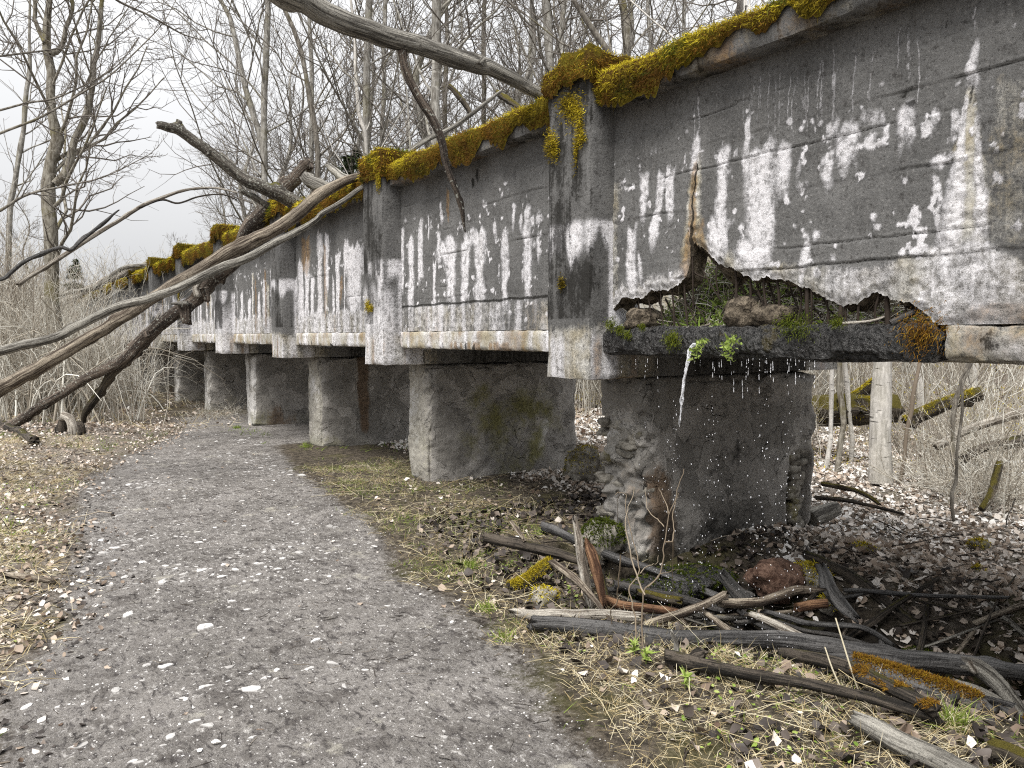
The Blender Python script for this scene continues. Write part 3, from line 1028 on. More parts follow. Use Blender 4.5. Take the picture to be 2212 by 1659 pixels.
    st.put(2, 0.25 * ss(2.9, 3.12, Z + 0.07 * fbm(Y * 3, Z * 2, 0, 3, 55)))  # wall darker towards its top edge
    X = WX + form_lines(Y, Z, k) + 0.004 * fbm(Y * 14, Z * 14, 0, 4, 60) - 0.010 * np.minimum(st.c[..., 3], 0.6) - 0.003 * st.c[..., 0]
    X = X + 0.012 * ss(0.05, 0.0, Z - zl[:, None]) * (k == -1)
    X += 0.018 * fbm(Y * 18, Z * 24, 0, 3, 61) * st.c[..., 3]
    b = MB()
    V = np.stack([X, Y, Z], -1)
    b.add(V.reshape(-1, 3), gridf(len(ys), nz)[:, ::-1], 0, stain=st.c.reshape(-1, 4), green=st.g.ravel())
    # broken lower edge: the thickness of the wall
    nt = 7
    tt = np.linspace(0, 1, nt)
    inner = zl + np.where((ys > HOLE_Y0) & (ys < HOLE_Y1) & (k == -1), 0.04 * fbm(ys * 8, 0, 0, 3, 71) - 0.09 * ss(3.36, 3.26, ys) * ss(2.9, 3.1, ys) - 0.02, 0)
    EX = X[:, :1] + (WX + 0.15 - X[:, :1]) * tt
    EZ = zl[:, None] + (inner - zl)[:, None] * tt + (0.05 * fbm(ys[:, None] * 20, tt * 5, 0, 4, 72) * np.sin(tt * math.pi) if k == -1 else 0)
    b.add(np.stack([EX, np.repeat(ys[:, None], nt, 1), EZ], -1).reshape(-1, 3), gridf(len(ys), nt), 1 if k == -1 else 0)
    bz = np.linspace(0, 1, 6)
    b.add(np.stack([np.full((len(ys), 6), WX + 0.15), np.repeat(ys[:, None], 6, 1), inner[:, None] + (3.16 - inner[:, None]) * bz], -1).reshape(-1, 3), gridf(len(ys), 6), 0)
    return b.build('wall_panel', [M_WALL, M_BROKEN], AQ)


def stained_box(name, mat, x0, x1, y0, y1, z0, z1, res, seed, fn, er=0.03, amt=0.012, disp=0.006, sc=9, parent=None):
    V, q = box_grid(x0, x1, y0, y1, z0, z1, res)
    D = erode(V, (x0, y0, z0), (x1, y1, z1), er, amt, disp, sc, seed)
    c = np.zeros((len(V), 4), np.float32)
    g = np.zeros(len(V), np.float32)
    fn(V, c, g)
    return MB().add(D, q, 0, stain=c, green=g).build(name, mat, parent or AQ, True)


def post_stain(k):
    def fn(V, c, g):
        x, y, z = V.T
        fr = x < 3.43
        nz = fbm(x * 6, y * 6, z * 3, 4, 200 + k)
        c[:, 2] = np.where(z > 1.72, 0.42 + 0.75 * nz, 0.14 + 0.4 * nz) * np.where(fr, 1.0, 0.6)
        c[:, 2] = np.maximum(c[:, 2], 0.55 * ss(2.9, 3.3, z + 0.1 * nz) * np.where(fr, 1, 0.4))
        drip = 0.16 * vn(y * 16, x * 16, 0, 210 + k)
        band = ss(2.44, 2.36, z) * ss(2.10 + drip, 2.26 + drip, z)
        c[:, 0] = 0.85 * band * ss(-0.5, 0.1, vn(y * 9, x * 9, 0, 212 + k) + 0.25)
        c[:, 0] = np.maximum(c[:, 0], ss(1.72, 1.55, z + 0.1 * nz) * (0.42 + 0.5 * vn(y * 20, z * 1.5, x * 20, 214)))
        c[:, 3] = ss(1.76, 1.6, z + 0.08 * nz) * 0.6
        c[:, 1] = ss(1.75, 1.5, z) * ss(0.1, 0.5, vn(y * 12, z * 2, x * 12, 220 + k)) * 0.7
        side = (x > 3.43) & (z > 1.6)
        c[:, 0] = np.where(side, np.maximum(c[:, 0], 0.75 * ss(3.56, 3.61, x) * ss(2.45, 2.3, z)), c[:, 0])
        if k > 0:
            c[:, 0] = np.maximum(c[:, 0], (0.5 + 0.4 * vn(y * 14, z * 1.2, x * 14, 230 + k)) * ss(2.3, 2.0, z) * (k % 3 != 2))
    return fn


def beam_stain_tone(V, c, g):
    x, y, z = V.T
    c[:, 3] = ss(4.3, 3.9, x) * 0.6
    c[:, 1] = ss(4.25, 3.9, x) * ss(0, 0.5, vn(x * 9, y * 9, z * 5, 5)) * 0.5
    c[:, 2] = 0.5 * ss(4.1, 4.5, x)  # darker away from the outer end


def coping_stain(V, c, g):
    n_ = fbm(V[:, 0] * 5, V[:, 1] * 5, V[:, 2] * 5, 4, 7)
    c[:, 2] = 0.22 + 0.7 * n_
    c[:, 1] = 0.35 + 0.8 * fbm(V[:, 0] * 4, V[:, 1] * 4, V[:, 2] * 4, 3, 17)
    c[:, 3] = 0.25 + 0.7 * fbm(V[:, 0] * 6, V[:, 1] * 6, V[:, 2] * 6, 3, 27)


for k in range(-2, 13):
    p0, p1 = post_y(k)
    far_ = k > 3
    po = stained_box('post', M_WALL, 3.41, 3.89, p0, p1, 1.30, 3.47, 0.06 if far_ else (0.03 if k > 0 else 0.015), 300 + k, post_stain(k), 0.035, 0.014, 0.007)
    stained_box('post', M_WALL, 5.86, 6.33, p0, p1, 1.302, 3.46, 0.15, 320 + k, post_stain(k))
    stained_box('cross_beam', M_WALL, 3.892, 5.858, p0 + 0.01, p1 - 0.01, 1.304, 1.472, 0.07 if far_ else 0.035, 340 + k, beam_stain_tone)
    if k < 12:
        q0 = post_y(k + 1)[0]
        wall_panel(k)
        cop = stained_box('coping', M_WALL, 3.485, 3.92, p1 + 0.002, q0 - 0.002, 3.15, 3.335, 0.1 if far_ else 0.03, 360 + k, coping_stain, 0.04, 0.02, 0.008)
        stained_box('coping', M_WALL, 5.83, 6.26, p1 + 0.002, q0 - 0.002, 3.15, 3.33, 0.2, 380 + k, lambda V, c, g: None)
        MB().add(*box_grid(5.96, 6.11, p1 + 0.002, q0 - 0.002, 1.655, 3.148, 0.5)).build('wall_panel', M_WALL, AQ)
        MB().add(*box_grid(3.785, 5.955, p1 + 0.002, q0 - 0.002, 1.478, 1.60, 0.4)).build('floor_slab', M_WALL, AQ)
        if k != -1:
            def edge_stain(V, c, g):
                x, y, z = V.T
                c[:, 3] = 0.8
                c[:, 0] = 0.2 + 0.7 * vn(y * 13, z * 2, 0, 8)
                r = 0.6 * ss(-0.2, 0.5, vn(y * 9, z * 3, 0, 9))
                c[:, 1] = np.maximum(r, 1.1 * ss(1.60, 1.52, z) * ss(5.2, 5.35, y) * ss(6.4, 6.2, y) * ss(-0.3, 0.3, vn(y * 22, z * 4, 0, 10))) if k == 0 else r
                c[:, 2] = 0.75 * ss(0.25, 0.5, fbm(y * 16, z * 6, 0, 3, 4)) * ss(1.6, 1.5, z)
            stained_box('slab_edge', M_WALL, 3.60, 3.784, p1 + 0.003, q0 - 0.003, 1.482, 1.652, 0.1 if far_ else 0.02, 400 + k, edge_stain, 0.03, 0.012, 0.008, 14)
        # moss over the coping
        bare = k == -1
        nu, nv = (int((q0 - p1) / (0.02 if k < 2 else 0.05)), 22)
        ys = np.linspace(p1 + 0.004, q0 - 0.004, nu)
        s = np.linspace(0, 1, nv)
        hang = 0.16 + 0.12 * fbm(ys * 4, k, 0, 4, 88) + 0.07 * np.abs(vn(ys * 16, k, 0, 89))
        if bare:
            hang = hang * (0.55 + 0.5 * ss(2.9, 3.5, ys) - 0.35 * ss(2.3, 2.0, ys)) + 0.07 * vn(ys * 7, 0, 0, 5)
        if k >= 1:
            hang = hang + 0.07
        hang = np.clip(hang, 0.02, 0.3)
        topw = 0.44
        tot = topw + hang
        d = s[None, :] * tot[:, None]
        ontop = d < topw
        Xm = np.where(ontop, 3.91 - d, 3.47)
        Zm = np.where(ontop, 3.34, 3.34 - (d - topw))
        lump = 0.028 + 0.035 * fbm(ys[:, None] * 6, d * 6, k, 4, 91) + 0.03 * vn(ys[:, None] * 2.2, d * 3, k, 92)
        lump = 0.68 * np.clip(lump, 0.003, 0.1) * np.sin(np.clip(s, 0.0, 1) * math.pi)[None, :] ** 0.45
        if bare:
            lump = lump * (0.5 + 0.5 * ss(1.9, 2.3, ys))[:, None]
        a = np.clip((d - topw + 0.06) / 0.12, 0, 1) * math.pi / 2
        Xm = Xm - lump * np.sin(a)
        Zm = Zm + lump * np.cos(a)
        Ym = np.repeat(ys[:, None], nv, 1)
        mb = MB()
        Vm = np.stack([Xm, Ym, Zm], -1)
        mb.add(Vm.reshape(-1, 3), gridf(nu, nv)[:, ::-1], 0, tint=np.full(nu * nv, 0.3))
        nb = {-1: 34000, 0: 26000, 1: 12000}.get(k, 5000 if k > 1 and k < 6 else 1200)
        if k == -2:
            nb = 0
        if nb:
            rng = np.random.default_rng(500 + k)
            iu, iv = rng.integers(0, nu, nb), rng.integers(2, nv - 1, nb)
            P = Vm[iu, iv] + rng.normal(0, 0.008, (nb, 3))
            N = np.stack([-np.sin(a[iu, iv]), np.zeros(nb), np.cos(a[iu, iv])], 1)
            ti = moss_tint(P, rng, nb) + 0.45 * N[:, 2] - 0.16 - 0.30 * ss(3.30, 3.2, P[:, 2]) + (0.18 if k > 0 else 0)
            sz = 1.0 if k < 1 else (1.5 if k < 4 else 3.0)
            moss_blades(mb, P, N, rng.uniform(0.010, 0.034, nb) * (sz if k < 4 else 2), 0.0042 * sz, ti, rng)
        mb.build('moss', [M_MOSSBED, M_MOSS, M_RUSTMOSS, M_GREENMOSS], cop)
    # moss hood on the post
    if k >= -1:
        rng = np.random.default_rng(700 + k)
        V, q = box_grid(3.40, 3.90, p0 - 0.012, p1 + 0.012, 3.20, 3.49, 0.02 if k < 1 else 0.04)
        nrm = np.zeros_like(V)
        lo_, hi_ = np.array([3.40, p0 - 0.012, 3.20]), np.array([3.90, p1 + 0.012, 3.49])
        for ax in range(3):
            nrm[:, ax] = (np.abs(V[:, ax] - hi_[ax]) < 1e-6).astype(float) - (np.abs(V[:, ax] - lo_[ax]) < 1e-6)
        low = 3.30 + 0.09 * fbm(V[:, 0] * 9, V[:, 1] * 9, 0, 4, 90 + k) - 0.06 * (k > 0) + 0.10 * ss(3.5, 3.62, V[:, 0])
        keep_v = (V[:, 2] >= low) & (nrm[:, 2] >= 0)
        lump = np.clip(0.015 + 0.05 * fbm(V[:, 0] * 7, V[:, 1] * 7, V[:, 2] * 7, 4, 95 + k), 0.002, 0.07)
        VD = V + nrm * lump[:, None]
        VD[:, 2] += 0.03 * ss(3.47, 3.49, V[:, 2]) * np.cos((V[:, 1] - p0 - 0.16) * 6)
        VD = VD + np.array([0.012, 0.012, 0.012]) * np.stack([vn(V[:, 0] * 9, V[:, 1] * 9, V[:, 2] * 9, s_) for s_ in (1, 2, 3)], 1)
        kq = q[keep_v[q].all(1)]
        mb = MB()
        if len(kq):
            mb.add(VD, kq, 0, tint=np.full(len(V), 0.3))
            nb = 9000 if k < 1 else (4000 if k < 5 else 900)
            fi = rng.integers(0, len(kq), nb)
            P = VD[kq[fi]].mean(1) + rng.normal(0, 0.008, (nb, 3))
            N = nrm[kq[fi]].mean(1)
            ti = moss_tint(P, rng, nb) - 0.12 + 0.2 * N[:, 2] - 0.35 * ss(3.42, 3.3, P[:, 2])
            sz = 1.0 if k < 1 else 1.8
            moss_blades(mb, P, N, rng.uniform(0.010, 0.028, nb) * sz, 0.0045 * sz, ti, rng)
            # lower rags of moss on the post faces
            for (cx_, cz_, w_, h_, fx) in ([(4.47, 2.98, 0.07, 0.10, 1), (4.42, 2.93, 0.05, 0.09, 1), (4.28, 3.22, 0.10, 0.08, 1), (4.20, 3.15, 0.10, 0.10, 1), (4.14, 3.04, 0.04, 0.10, 1), (4.12, 2.95, 0.05, 0.05, 1), (4.18, 2.88, 0.02, 0.12, 1), (4.33, 1.98, 0.035, 0.05, 1)] if k == 0 else
                                           [(7.38, 3.2, 0.06, 0.1, 1), (7.70, 1.93, 0.05, 0.07, 1), (7.60, 1.90, 0.04, 0.04, 1)] if k == 1 else
                                           [(p0 + 0.1, 2.5, 0.05, 0.35, 1)] if k == 4 else []):
                m = int(60000 * w_ * h_) + 150
                yy = rng.normal(cx_, w_ * 0.5, m)
                zz = rng.normal(cz_, h_ * 0.5, m)
                P = np.stack([np.full(m, 3.405) - np.abs(rng.normal(0, 0.012, m)), np.clip(yy, p0, p1), zz], 1)
                add_blades(mb, P, np.tile([-1.0, 0, 0.2], (m, 1)), rng.uniform(0.01, 0.025, m), 0.005, moss_tint(P, rng, m) - 0.1, rng, mi=1, droop=0.4)
            mb.build('moss', [M_MOSSBED, M_MOSS, M_RUSTMOSS, M_GREENMOSS], po)

# slab edge of the broken bay: wet black aggregate under the hole, lime and rust beyond it
E0, E1 = HOLE_Y0 - 0.03, HOLE_Y1
V, q = box_grid(3.545, 3.783, E0, E1, 1.475, 1.662, 0.012)
D = erode(V, (3.545, E0, 1.475), (3.783, E1, 1.662), 0.06, 0.035, 0.020, 8, 411)
cl = np.abs(vn(V[:, 0] * 30, V[:, 1] * 30, V[:, 2] * 30, 44)) * 0.012
D[:, 0] -= cl
D[:, 2] += (cl - 0.006) * (V[:, 2] > 1.6)
MB().add(D, q).build('broken_slab_edge', M_WET, AQ)['label'] = 'wet black exposed slab edge dripping water'


def edge_near(V, c, g):
    x, y, z = V.T
    c[:, 3] = 0.7
    c[:, 0] = 0.25 + 0.7 * fbm(y * 6, z * 6, 0, 3, 8)
    c[:, 1] = 0.55 + 0.9 * fbm(y * 5 + 4, z * 5, 0, 3, 9)
    c[:, 2] = 0.2 + 0.8 * fbm(y * 7, z * 7, 0, 3, 10)


stained_box('slab_edge', M_WALL, 3.60, 3.784, post_y(-1)[1] + 0.003, E0 - 0.004, 1.482, 1.652, 0.015, 399, edge_near, 0.05, 0.03, 0.018, 9)
_m = MB()
rng = np.random.default_rng(5)
for (px_, py_, w_, n_) in [(1343, 712, 8, 350), (1456, 732, 13, 700), (1360, 722, 6, 250), (1392, 705, 5, 200), (1812, 694, 8, 300), (1995, 715, 22, 1100), (1704, 698, 12, 350), (1325, 700, 10, 400), (1735, 704, 18, 450)]:
    c0 = atX(px_, py_, 3.535)
    P = c0 + rng.normal(0, 1, (n_, 3)) * np.array([0.012, w_ / 400, w_ / 450])
    P[:, 0] = 3.53 - np.abs(rng.normal(0, 0.012, n_))
    add_blades(_m, P, np.tile([-1.0, 0, -0.1], (n_, 1)), rng.uniform(0.008, 0.02, n_), 0.0035, rng.uniform(0.2, 0.95, n_) - (0.1 if px_ > 1700 else 0), rng, mi=1 if px_ > 1900 else 0, droop=0.7)
_m.build('moss', [M_GREENMOSS, M_RUSTMOSS], AQ)

# reinforcement bars bared by the hole
Z2 = [(740, 660, 745, 830), (870, 680, 905, 1070), (990, 600, 1015, 1050), (1150, 490, 1180, 940), (1240, 0, 1255, 740), (1570, 330, 1575, 620), (1765, 390, 1770, 710),
      (1950, 490, 1950, 760), (2140, 490, 2145, 750), (750, 620, 880, 840), (1030, 600, 1270, 990), (1180, 620, 1420, 990), (1840, 460, 1620, 880), (1830, 570, 1940, 750),
      (2000, 560, 2090, 730), (520, 740, 590, 840), (960, 800, 1100, 1050), (700, 720, 820, 690), (1270, 300, 1420, 460), (600, 720, 600, 830), (880, 840, 1000, 1050), (1420, 460, 1560, 700)]
Z3 = [(225, 170, 230, 640), (390, 220, 540, 600), (460, 230, 470, 540), (610, 320, 620, 690), (650, 330, 650, 560), (810, 380, 820, 670), (800, 340, 930, 560), (1020, 460, 1015, 690),
      (1250, 430, 1245, 690), (1470, 450, 1465, 630), (1560, 420, 1570, 700), (1780, 460, 1780, 580), (100, 140, 200, 450), (250, 390, 580, 310), (0, 300, 210, 240), (1050, 470, 1060, 700), (660, 400, 740, 560), (0, 180, 110, 560)]
BARS = [(1273.4 + a * .1782, 515.4 + b * .1782, 1273.4 + c * .1782, 515.4 + d_ * .1782) for a, b, c, d_ in Z2] + [(1637.3 + a * .1782, 576 + b * .1782, 1637.3 + c * .1782, 576 + d_ * .1782) for a, b, c, d_ in Z3]
for i, (x1, y1_, x2, y2_) in enumerate(BARS):
    vert = abs(x1 - x2) < 9
    XX = 3.66 if vert else 3.70 + 0.03 * (i % 3)
    a, b_ = atX(x1, y1_, XX), atX(x2, y2_, XX)
    d_ = (b_ - a) / np.linalg.norm(b_ - a)
    a = a - d_ * 0.05
    b_ = b_ + d_ * (0.06 if vert else 0.03)
    P = smooth_path([a, (a + b_) / 2 + RNG.normal(0, 0.014, 3), b_], 7)
    r = (0.0062 if vert else 0.005) * RNG.uniform(0.75, 1.25)
    if i in (29, 25, 32):
        r = 0.012
    v, f, lc = tubes(P[None], np.full((1, 7), r) * (1 + 0.15 * RNG.normal(0, 1, (1, 7))), 6)
    MB().add(v, f).build('rebar', M_IRON, AQ)

# silt and rubbish inside the channel
dx, dy = np.meshgrid(np.linspace(3.79, 5.95, 45), np.linspace(1.24, 4.04, 60), indexing='ij')
dz = 1.615 + 0.72 * np.exp(-((dy - 3.42) / 0.80) ** 2) * ss(3.75, 4.7, dx) + 0.1 * ss(3.9, 5.5, dx) * ss(2.2, 2.8, dy) + 0.05 * fbm(dx * 5, dy * 5, 0, 3, 3)
MB().add(np.stack([dx, dy, np.maximum(dz, 1.602)], -1).reshape(-1, 3), gridf(45, 60)).build('silt_bed', M_TRDIRT, AQ)
for k in range(0, 12):
    p1, q0 = post_y(k)[1], post_y(k + 1)[0]
    sx_, sy_ = np.meshgrid(np.linspace(3.79, 5.95, 10), np.linspace(p1 + .01, q0 - .01, 14), indexing='ij')
    MB().add(np.stack([sx_, sy_, 1.66 + 0.05 * fbm(sx_ * 4, sy_ * 4, 0, 3, 3)], -1).reshape(-1, 3), gridf(10, 14)).build('silt_bed', M_TRDIRT, AQ)

for (px_, py_, rw, rd, rh, X_, sd_, lab, mt) in [(1389, 690, 0.105, 0.12, 0.075, 3.70, 3, 'brown broken concrete chunk with pale rim on the dripping ledge, smaller and left', M_BROKEN),
                                                  (1612, 678, 0.115, 0.13, 0.095, 3.74, 9, 'larger brown broken concrete lump with pale top, middle of the wall hole', M_BROKEN),
                                                  (1678, 684, 0.115, 0.12, 0.07, 3.74, 14, 'flat brown concrete lump just right of the larger lump in the wall hole', M_BROKEN)]:
    c0 = atX(px_, py_, X_)
    v, f = rock(c0, (rd, rw, rh), sd_, 30, 0.22, 0.8)
    tag(MB().add(v, f).build('concrete_chunk', mt), lab, 'rubble')

# plants and sticks in the hole
_st, _gr = MB(), MB()
n = 1700
P = np.stack([RNG.uniform(3.78, 5.0, n), RNG.uniform(2.25, 4.0, n), np.zeros(n)], 1)
P[:, 2] = 1.615 + 0.72 * np.exp(-((P[:, 1] - 3.42) / 0.80) ** 2) * ss(3.75, 4.7, P[:, 0]) + 0.1 * ss(3.9, 5.5, P[:, 0])
dirs = RNG.normal(0, 1, (n, 3)) * np.array([1, 1, 0.6]) + np.array([0, 0, 0.25])
dirs /= np.linalg.norm(dirs, axis=1, keepdims=True)
Ls = RNG.uniform(0.08, 0.38, n)
tt = np.linspace(0, 1, 5)
PP = P[:, None, :] + dirs[:, None, :] * (Ls[:, None] * tt)[..., None] + RNG.normal(0, 0.012, (n, 5, 3))
PP[..., 2] = np.maximum(PP[..., 2], 1.64) + 0.02
PP[..., 0] = np.maximum(PP[..., 0], 3.66)
v, f, lc = tubes(PP, np.repeat(RNG.uniform(0.001, 0.0032, n)[:, None], 5, 1), 4)
_st.add(v, f, 0, tint=np.repeat(RNG.uniform(0, 1, n), 20))
tag(_st.build('twig_debris', M_BRUSH), kind='stuff')
m = 3600
P = np.stack([RNG.uniform(3.72, 4.9, m), np.clip(RNG.normal(3.3, 0.42, m), 2.2, 3.98), np.zeros(m)], 1)
P[:, 2] = 1.62 + 0.72 * np.exp(-((P[:, 1] - 3.42) / 0.80) ** 2) * ss(3.75, 4.7, P[:, 0]) + 0.1 * ss(3.9, 5.5, P[:, 0]) + np.abs(RNG.normal(0, 0.05, m))
add_blades(_gr, P, np.tile([-0.2, 0, 1.0], (m, 1)), RNG.uniform(0.02, 0.06, m), RNG.uniform(0.006, 0.02, m), RNG.uniform(0, 1, m), RNG, droop=0.4, spread=0.8)
for (px_, py_) in [(1575, 745), (1590, 738), (1580, 765), (1510, 750), (1520, 742), (1503, 765), (1568, 757)]:
    c0 = atX(px_, py_, 3.50)
    P = c0 + RNG.normal(0, 0.018, (22, 3))
    add_blades(_gr, P, np.tile([-1.0, 0, 0.3], (22, 1)), RNG.uniform(0.018, 0.035, 22), RNG.uniform(0.010, 0.018, 22), RNG.uniform(0.5, 1, 22), RNG)
tag(_gr.build('green_sprouts', M_HERB), kind='stuff')
for pts, r0, lab in [([(1440, 745), (1478, 727), (1500, 712), (1535, 700)], 0.012, 'pale forked stick jammed at the spot where the main water jet spills'),
                     ([(1820, 700), (1880, 694), (1915, 683)], 0.011, 'grey stick lying in the dark right end of the wall hole'),
                     ([(1925, 700), (1960, 682), (1986, 668)], 0.022, 'thick black branch wedged in the right corner of the wall hole')]:
    P = smooth_path([atX(a, b, 3.60 + 0.04 * i) for i, (a, b) in enumerate(pts)], 12)
    v, f, lc = tubes(P[None], np.linspace(r0, r0 * 0.6, 12)[None], 8)
    tag(MB().add(v, f, 0, lc=lc).build('stick', WOOD_PALE if r0 < 0.02 else WOOD_WET), lab, 'stick')


# piers
def pier_fn(k):
    def fn(V, c, g):
        x, y, z = V.T
        n_ = fbm(x * 2.2, y * 2.2, z * 2.2, 4, 800 + k)
        front = x < 3.98
        c[:, 3] = np.where(front, 0.55 + 0.4 * n_, 0.0)  # front face painted paler all over, its lit side put into the colour
        c[:, 0] = np.where(front, 0.25 + 0.5 * n_, 0)
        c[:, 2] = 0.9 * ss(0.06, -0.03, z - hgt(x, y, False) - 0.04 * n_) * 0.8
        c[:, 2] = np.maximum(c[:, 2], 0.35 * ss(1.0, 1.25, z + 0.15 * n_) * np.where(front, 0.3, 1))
        if k == 1:
            g[:] = np.where(front, 0.2 * ss(0.8, 0.4, z), ss(0.0, 0.9, 1.0 - np.hypot((x - 5.15) / 1.1, (z - 0.5) / 0.85) + 0.6 * n_) * (0.55 + 0.9 * fbm(x * 5, y * 5, z * 5, 4, 66)))
            c[:, 3] = np.maximum(c[:, 3], np.where(~front & (x < 4.0), 0.3, 0))
            c[:, 0] = np.maximum(c[:, 0], 0.75 * ss(0.2, 0.45, 0.3 - np.abs((x - 5.45) - 0.25 * (z - 0.4)) * 2.2 + 0.75 * fbm(x * 4, y * 4, z * 4, 3, 12)) * (~front) * ss(0.9, 0.7, z) * ss(0.1, 0.25, z))
        elif k == 0:
            wetz = 0.35 + 0.5 * n_ + 0.35 * ss(0.5, -0.1, z) + 0.15 * np.exp(-((x - 4.7) / 0.6) ** 2)
            c[:, 2] = np.maximum(c[:, 2], np.where(front, 0.2, wetz * 0.75) * ss(5.6, 5.3, x))
            c[:, 1] = 0.75 * ss(0.2, 0.8, 1 - np.abs(x - 4.02 - 0.12 * (1 - z)) / 0.3 + 0.6 * n_) * ss(0.85, 0.5, z)
            c[:, 3] = np.maximum(c[:, 3] * 0.6, np.where(~front & (x > 5.65), 0.35, 0))
            g[:] = 0.5 * ss(0.12, -0.1, z) * ss(4.6, 4.1, x)
        elif k == 2:
            c[:, 1] = np.where(front, 0.1, 0.9 * ss(0.14, 0.04, np.abs(x - 4.62 + 0.05 * n_)) * ss(0, 0.3, z))
            g[:] = 0.45 * ss(0.35, 0.0, z) * (0.6 + n_)
        else:
            c[:, 1] = np.where(~front, 0.7 * ss(0.1, 0.4, fbm(x * 3 + k * 7, z * 0.8, k, 3, 9)) * ss(0.7, 0.2, z), 0)
            c[:, 0] = np.maximum(c[:, 0], np.where(front, 0.5 + 0.4 * n_, 0))  # front whitened further, again the lit side painted in
            g[:] = 0.4 * ss(0.5, 0.1, z) * (0.5 + n_)
    return fn


for k in range(-2, 12):
    p0, p1 = post_y(k)
    lo, hi = (3.93, p0 - 0.01, -0.9), (6.03, p1 + 0.03, 1.302)
    V, q = box_grid(*[c for pr in zip(lo, hi) for c in pr], 0.02 if k in (0, 1) else (0.03 if k < 4 else 0.07))
    D = erode(V, lo, hi, 0.10, 0.055, 0.035, 4.5, 820 + k)
    if k == 0:
        w = ss(4.12, 3.95, V[:, 0]) * ss(1.2, 0.9, V[:, 2])
        D[:, 0] += w * (0.03 + 0.11 * fbm(V[:, 1] * 9, V[:, 2] * 17, V[:, 0] * 9, 4, 3))
        D[:, 1] += 0.03 * w * vn(V[:, 1] * 9, V[:, 2] * 9, 0, 6)
        # render fallen off the far right corner
        w = ss(5.60, 5.68, V[:, 0] + 0.07 * fbm(V[:, 2] * 6, 0, 0, 3, 4)) * ss(5.97, 5.92, V[:, 0]) * ss(0.62, 0.5, V[:, 2]) * (V[:, 1] < p0)
        D[:, 1] += 0.09 * w
    c = np.zeros((len(V), 4), np.float32)
    g = np.zeros(len(V), np.float32)
    pier_fn(k)(V, c, g)
    pier = MB().add(D, q, 0, stain=c, green=g).build('pier', M_PIER, AQ)
    if k == 0:
        pier['label'] = 'black wet pier under the dripping hole with rubble showing at its edges'
        rng = np.random.default_rng(31)
        for i in range(13):
            z_ = -0.05 + i * 0.055
            v, f = rock((5.79 + rng.uniform(-0.06, 0.06), p0 + 0.05, z_), (rng.uniform(0.07, 0.13), 0.05, rng.uniform(0.03, 0.045)), i, 14, 0.25, 0.95)
            MB().add(v, f).build('rubble_stone', M_STONE, pier)
        for i in range(26):
            v, f = rock((4.02 + rng.uniform(-0.03, 0.06), p0 + rng.uniform(0.10, 0.48), rng.uniform(-0.05, 1.10)), (rng.uniform(0.06, 0.11), rng.uniform(0.06, 0.11), rng.uniform(0.03, 0.055)), 40 + i, 16, 0.35, 0.9)
            MB().add(v, f).build('rubble_stone', M_STONE, pier)
    if k == 1:
        pier['label'] = 'dry pier with a wide green algae stain on its flaking side'

# ------------------------------------------------------------------ logs and dead wood
def log_mesh(P, R, sides=20, seed=0, gnarl=0.09, jag=(0.02, 0.02), step=0.03, fibre=0.03):
    """a worn tapering log through world points P with radii R, closed broken ends"""
    P = np.asarray(P, float)
    L = np.linalg.norm(np.diff(P, axis=0), axis=1).sum()
    n = int(np.clip(L / step, 8, 160))
    q = smooth_path(np.column_stack([P, R]), n)
    P, R = q[:, :3], q[:, 3].copy()
    k = np.linspace(0, L, n)
    w = np.stack([vn(k * 2.2, seed, c, 300 + c) for c in range(3)], 1) * R[:, None] * 0.35 + np.stack([vn(k * 9, seed, c, 303 + c) for c in range(3)], 1) * R[:, None] * 0.08
    P = P + w * np.minimum(1, np.minimum(k, L - k) / 0.1)[:, None]
    d0, d1 = (P[0] - P[1]), (P[-1] - P[-2])
    d0 /= np.linalg.norm(d0)
    d1 /= np.linalg.norm(d1)
    P = np.vstack([P[0] + d0 * 0.006, P[0] + d0 * 0.003, P, P[-1] + d1 * 0.003, P[-1] + d1 * 0.006])
    R = np.concatenate([[R[0] * 0.05, R[0] * 0.75], R, [R[-1] * 0.75, R[-1] * 0.05]])
    v, f, lc = tubes(P[None], R[None], sides)
    N = len(P)
    v = v.reshape(N, sides, 3)
    a = np.linspace(0, 2 * math.pi, sides, endpoint=False)
    kk = np.concatenate([[0, 0], k, [L, L]])
    ca, sa = np.cos(a)[None, :], np.sin(a)[None, :]
    kn = np.clip(fbm(ca * 1.8 + seed * 2, sa * 1.8, kk[:, None] * 4.5, 2, seed + 3) - 0.28, 0, 1) * 2.2 * gnarl / 0.09
    m = 1 + kn + gnarl * 1.6 * fbm(ca * 1.3 + seed, sa * 1.3, kk[:, None] * 3.2, 4, seed) + fibre * 2 * fbm(ca * 7 + seed, sa * 7, kk[:, None] * 1.6, 2, seed + 9)
    c = P[:, None, :]
    v = c + (v - c) * m[..., None]
    for end, dd, jg in ((0, d0, jag[0]), (1, d1, jag[1])):
        j = jg * fbm(ca * 2.5 + end * 7, sa * 2.5, seed, 3, seed + 5) * 2
        idx = [0, 1, 2] if end == 0 else [N - 1, N - 2, N - 3]
        for i, s in zip(idx, (0.4, 0.9, 1.0)):
            v[i] += dd[None, :] * (j[0] * s)[:, None]
    return v.reshape(-1, 3), f, lc


def px_log(pts, d0, d1):
    """pts (px, py, radius in px); depths at the two ends; a straight run keeps 1/depth linear"""
    a = np.asarray(pts, float)
    s = np.concatenate([[0], np.cumsum(np.hypot(np.diff(a[:, 0]), np.diff(a[:, 1])))])
    s /= s[-1]
    D = 1 / (1 / d0 * (1 - s) + 1 / d1 * s)
    return np.array([atD(x, y, d) for (x, y, _), d in zip(pts, D)]), a[:, 2] * D / F


LOGN = [0]


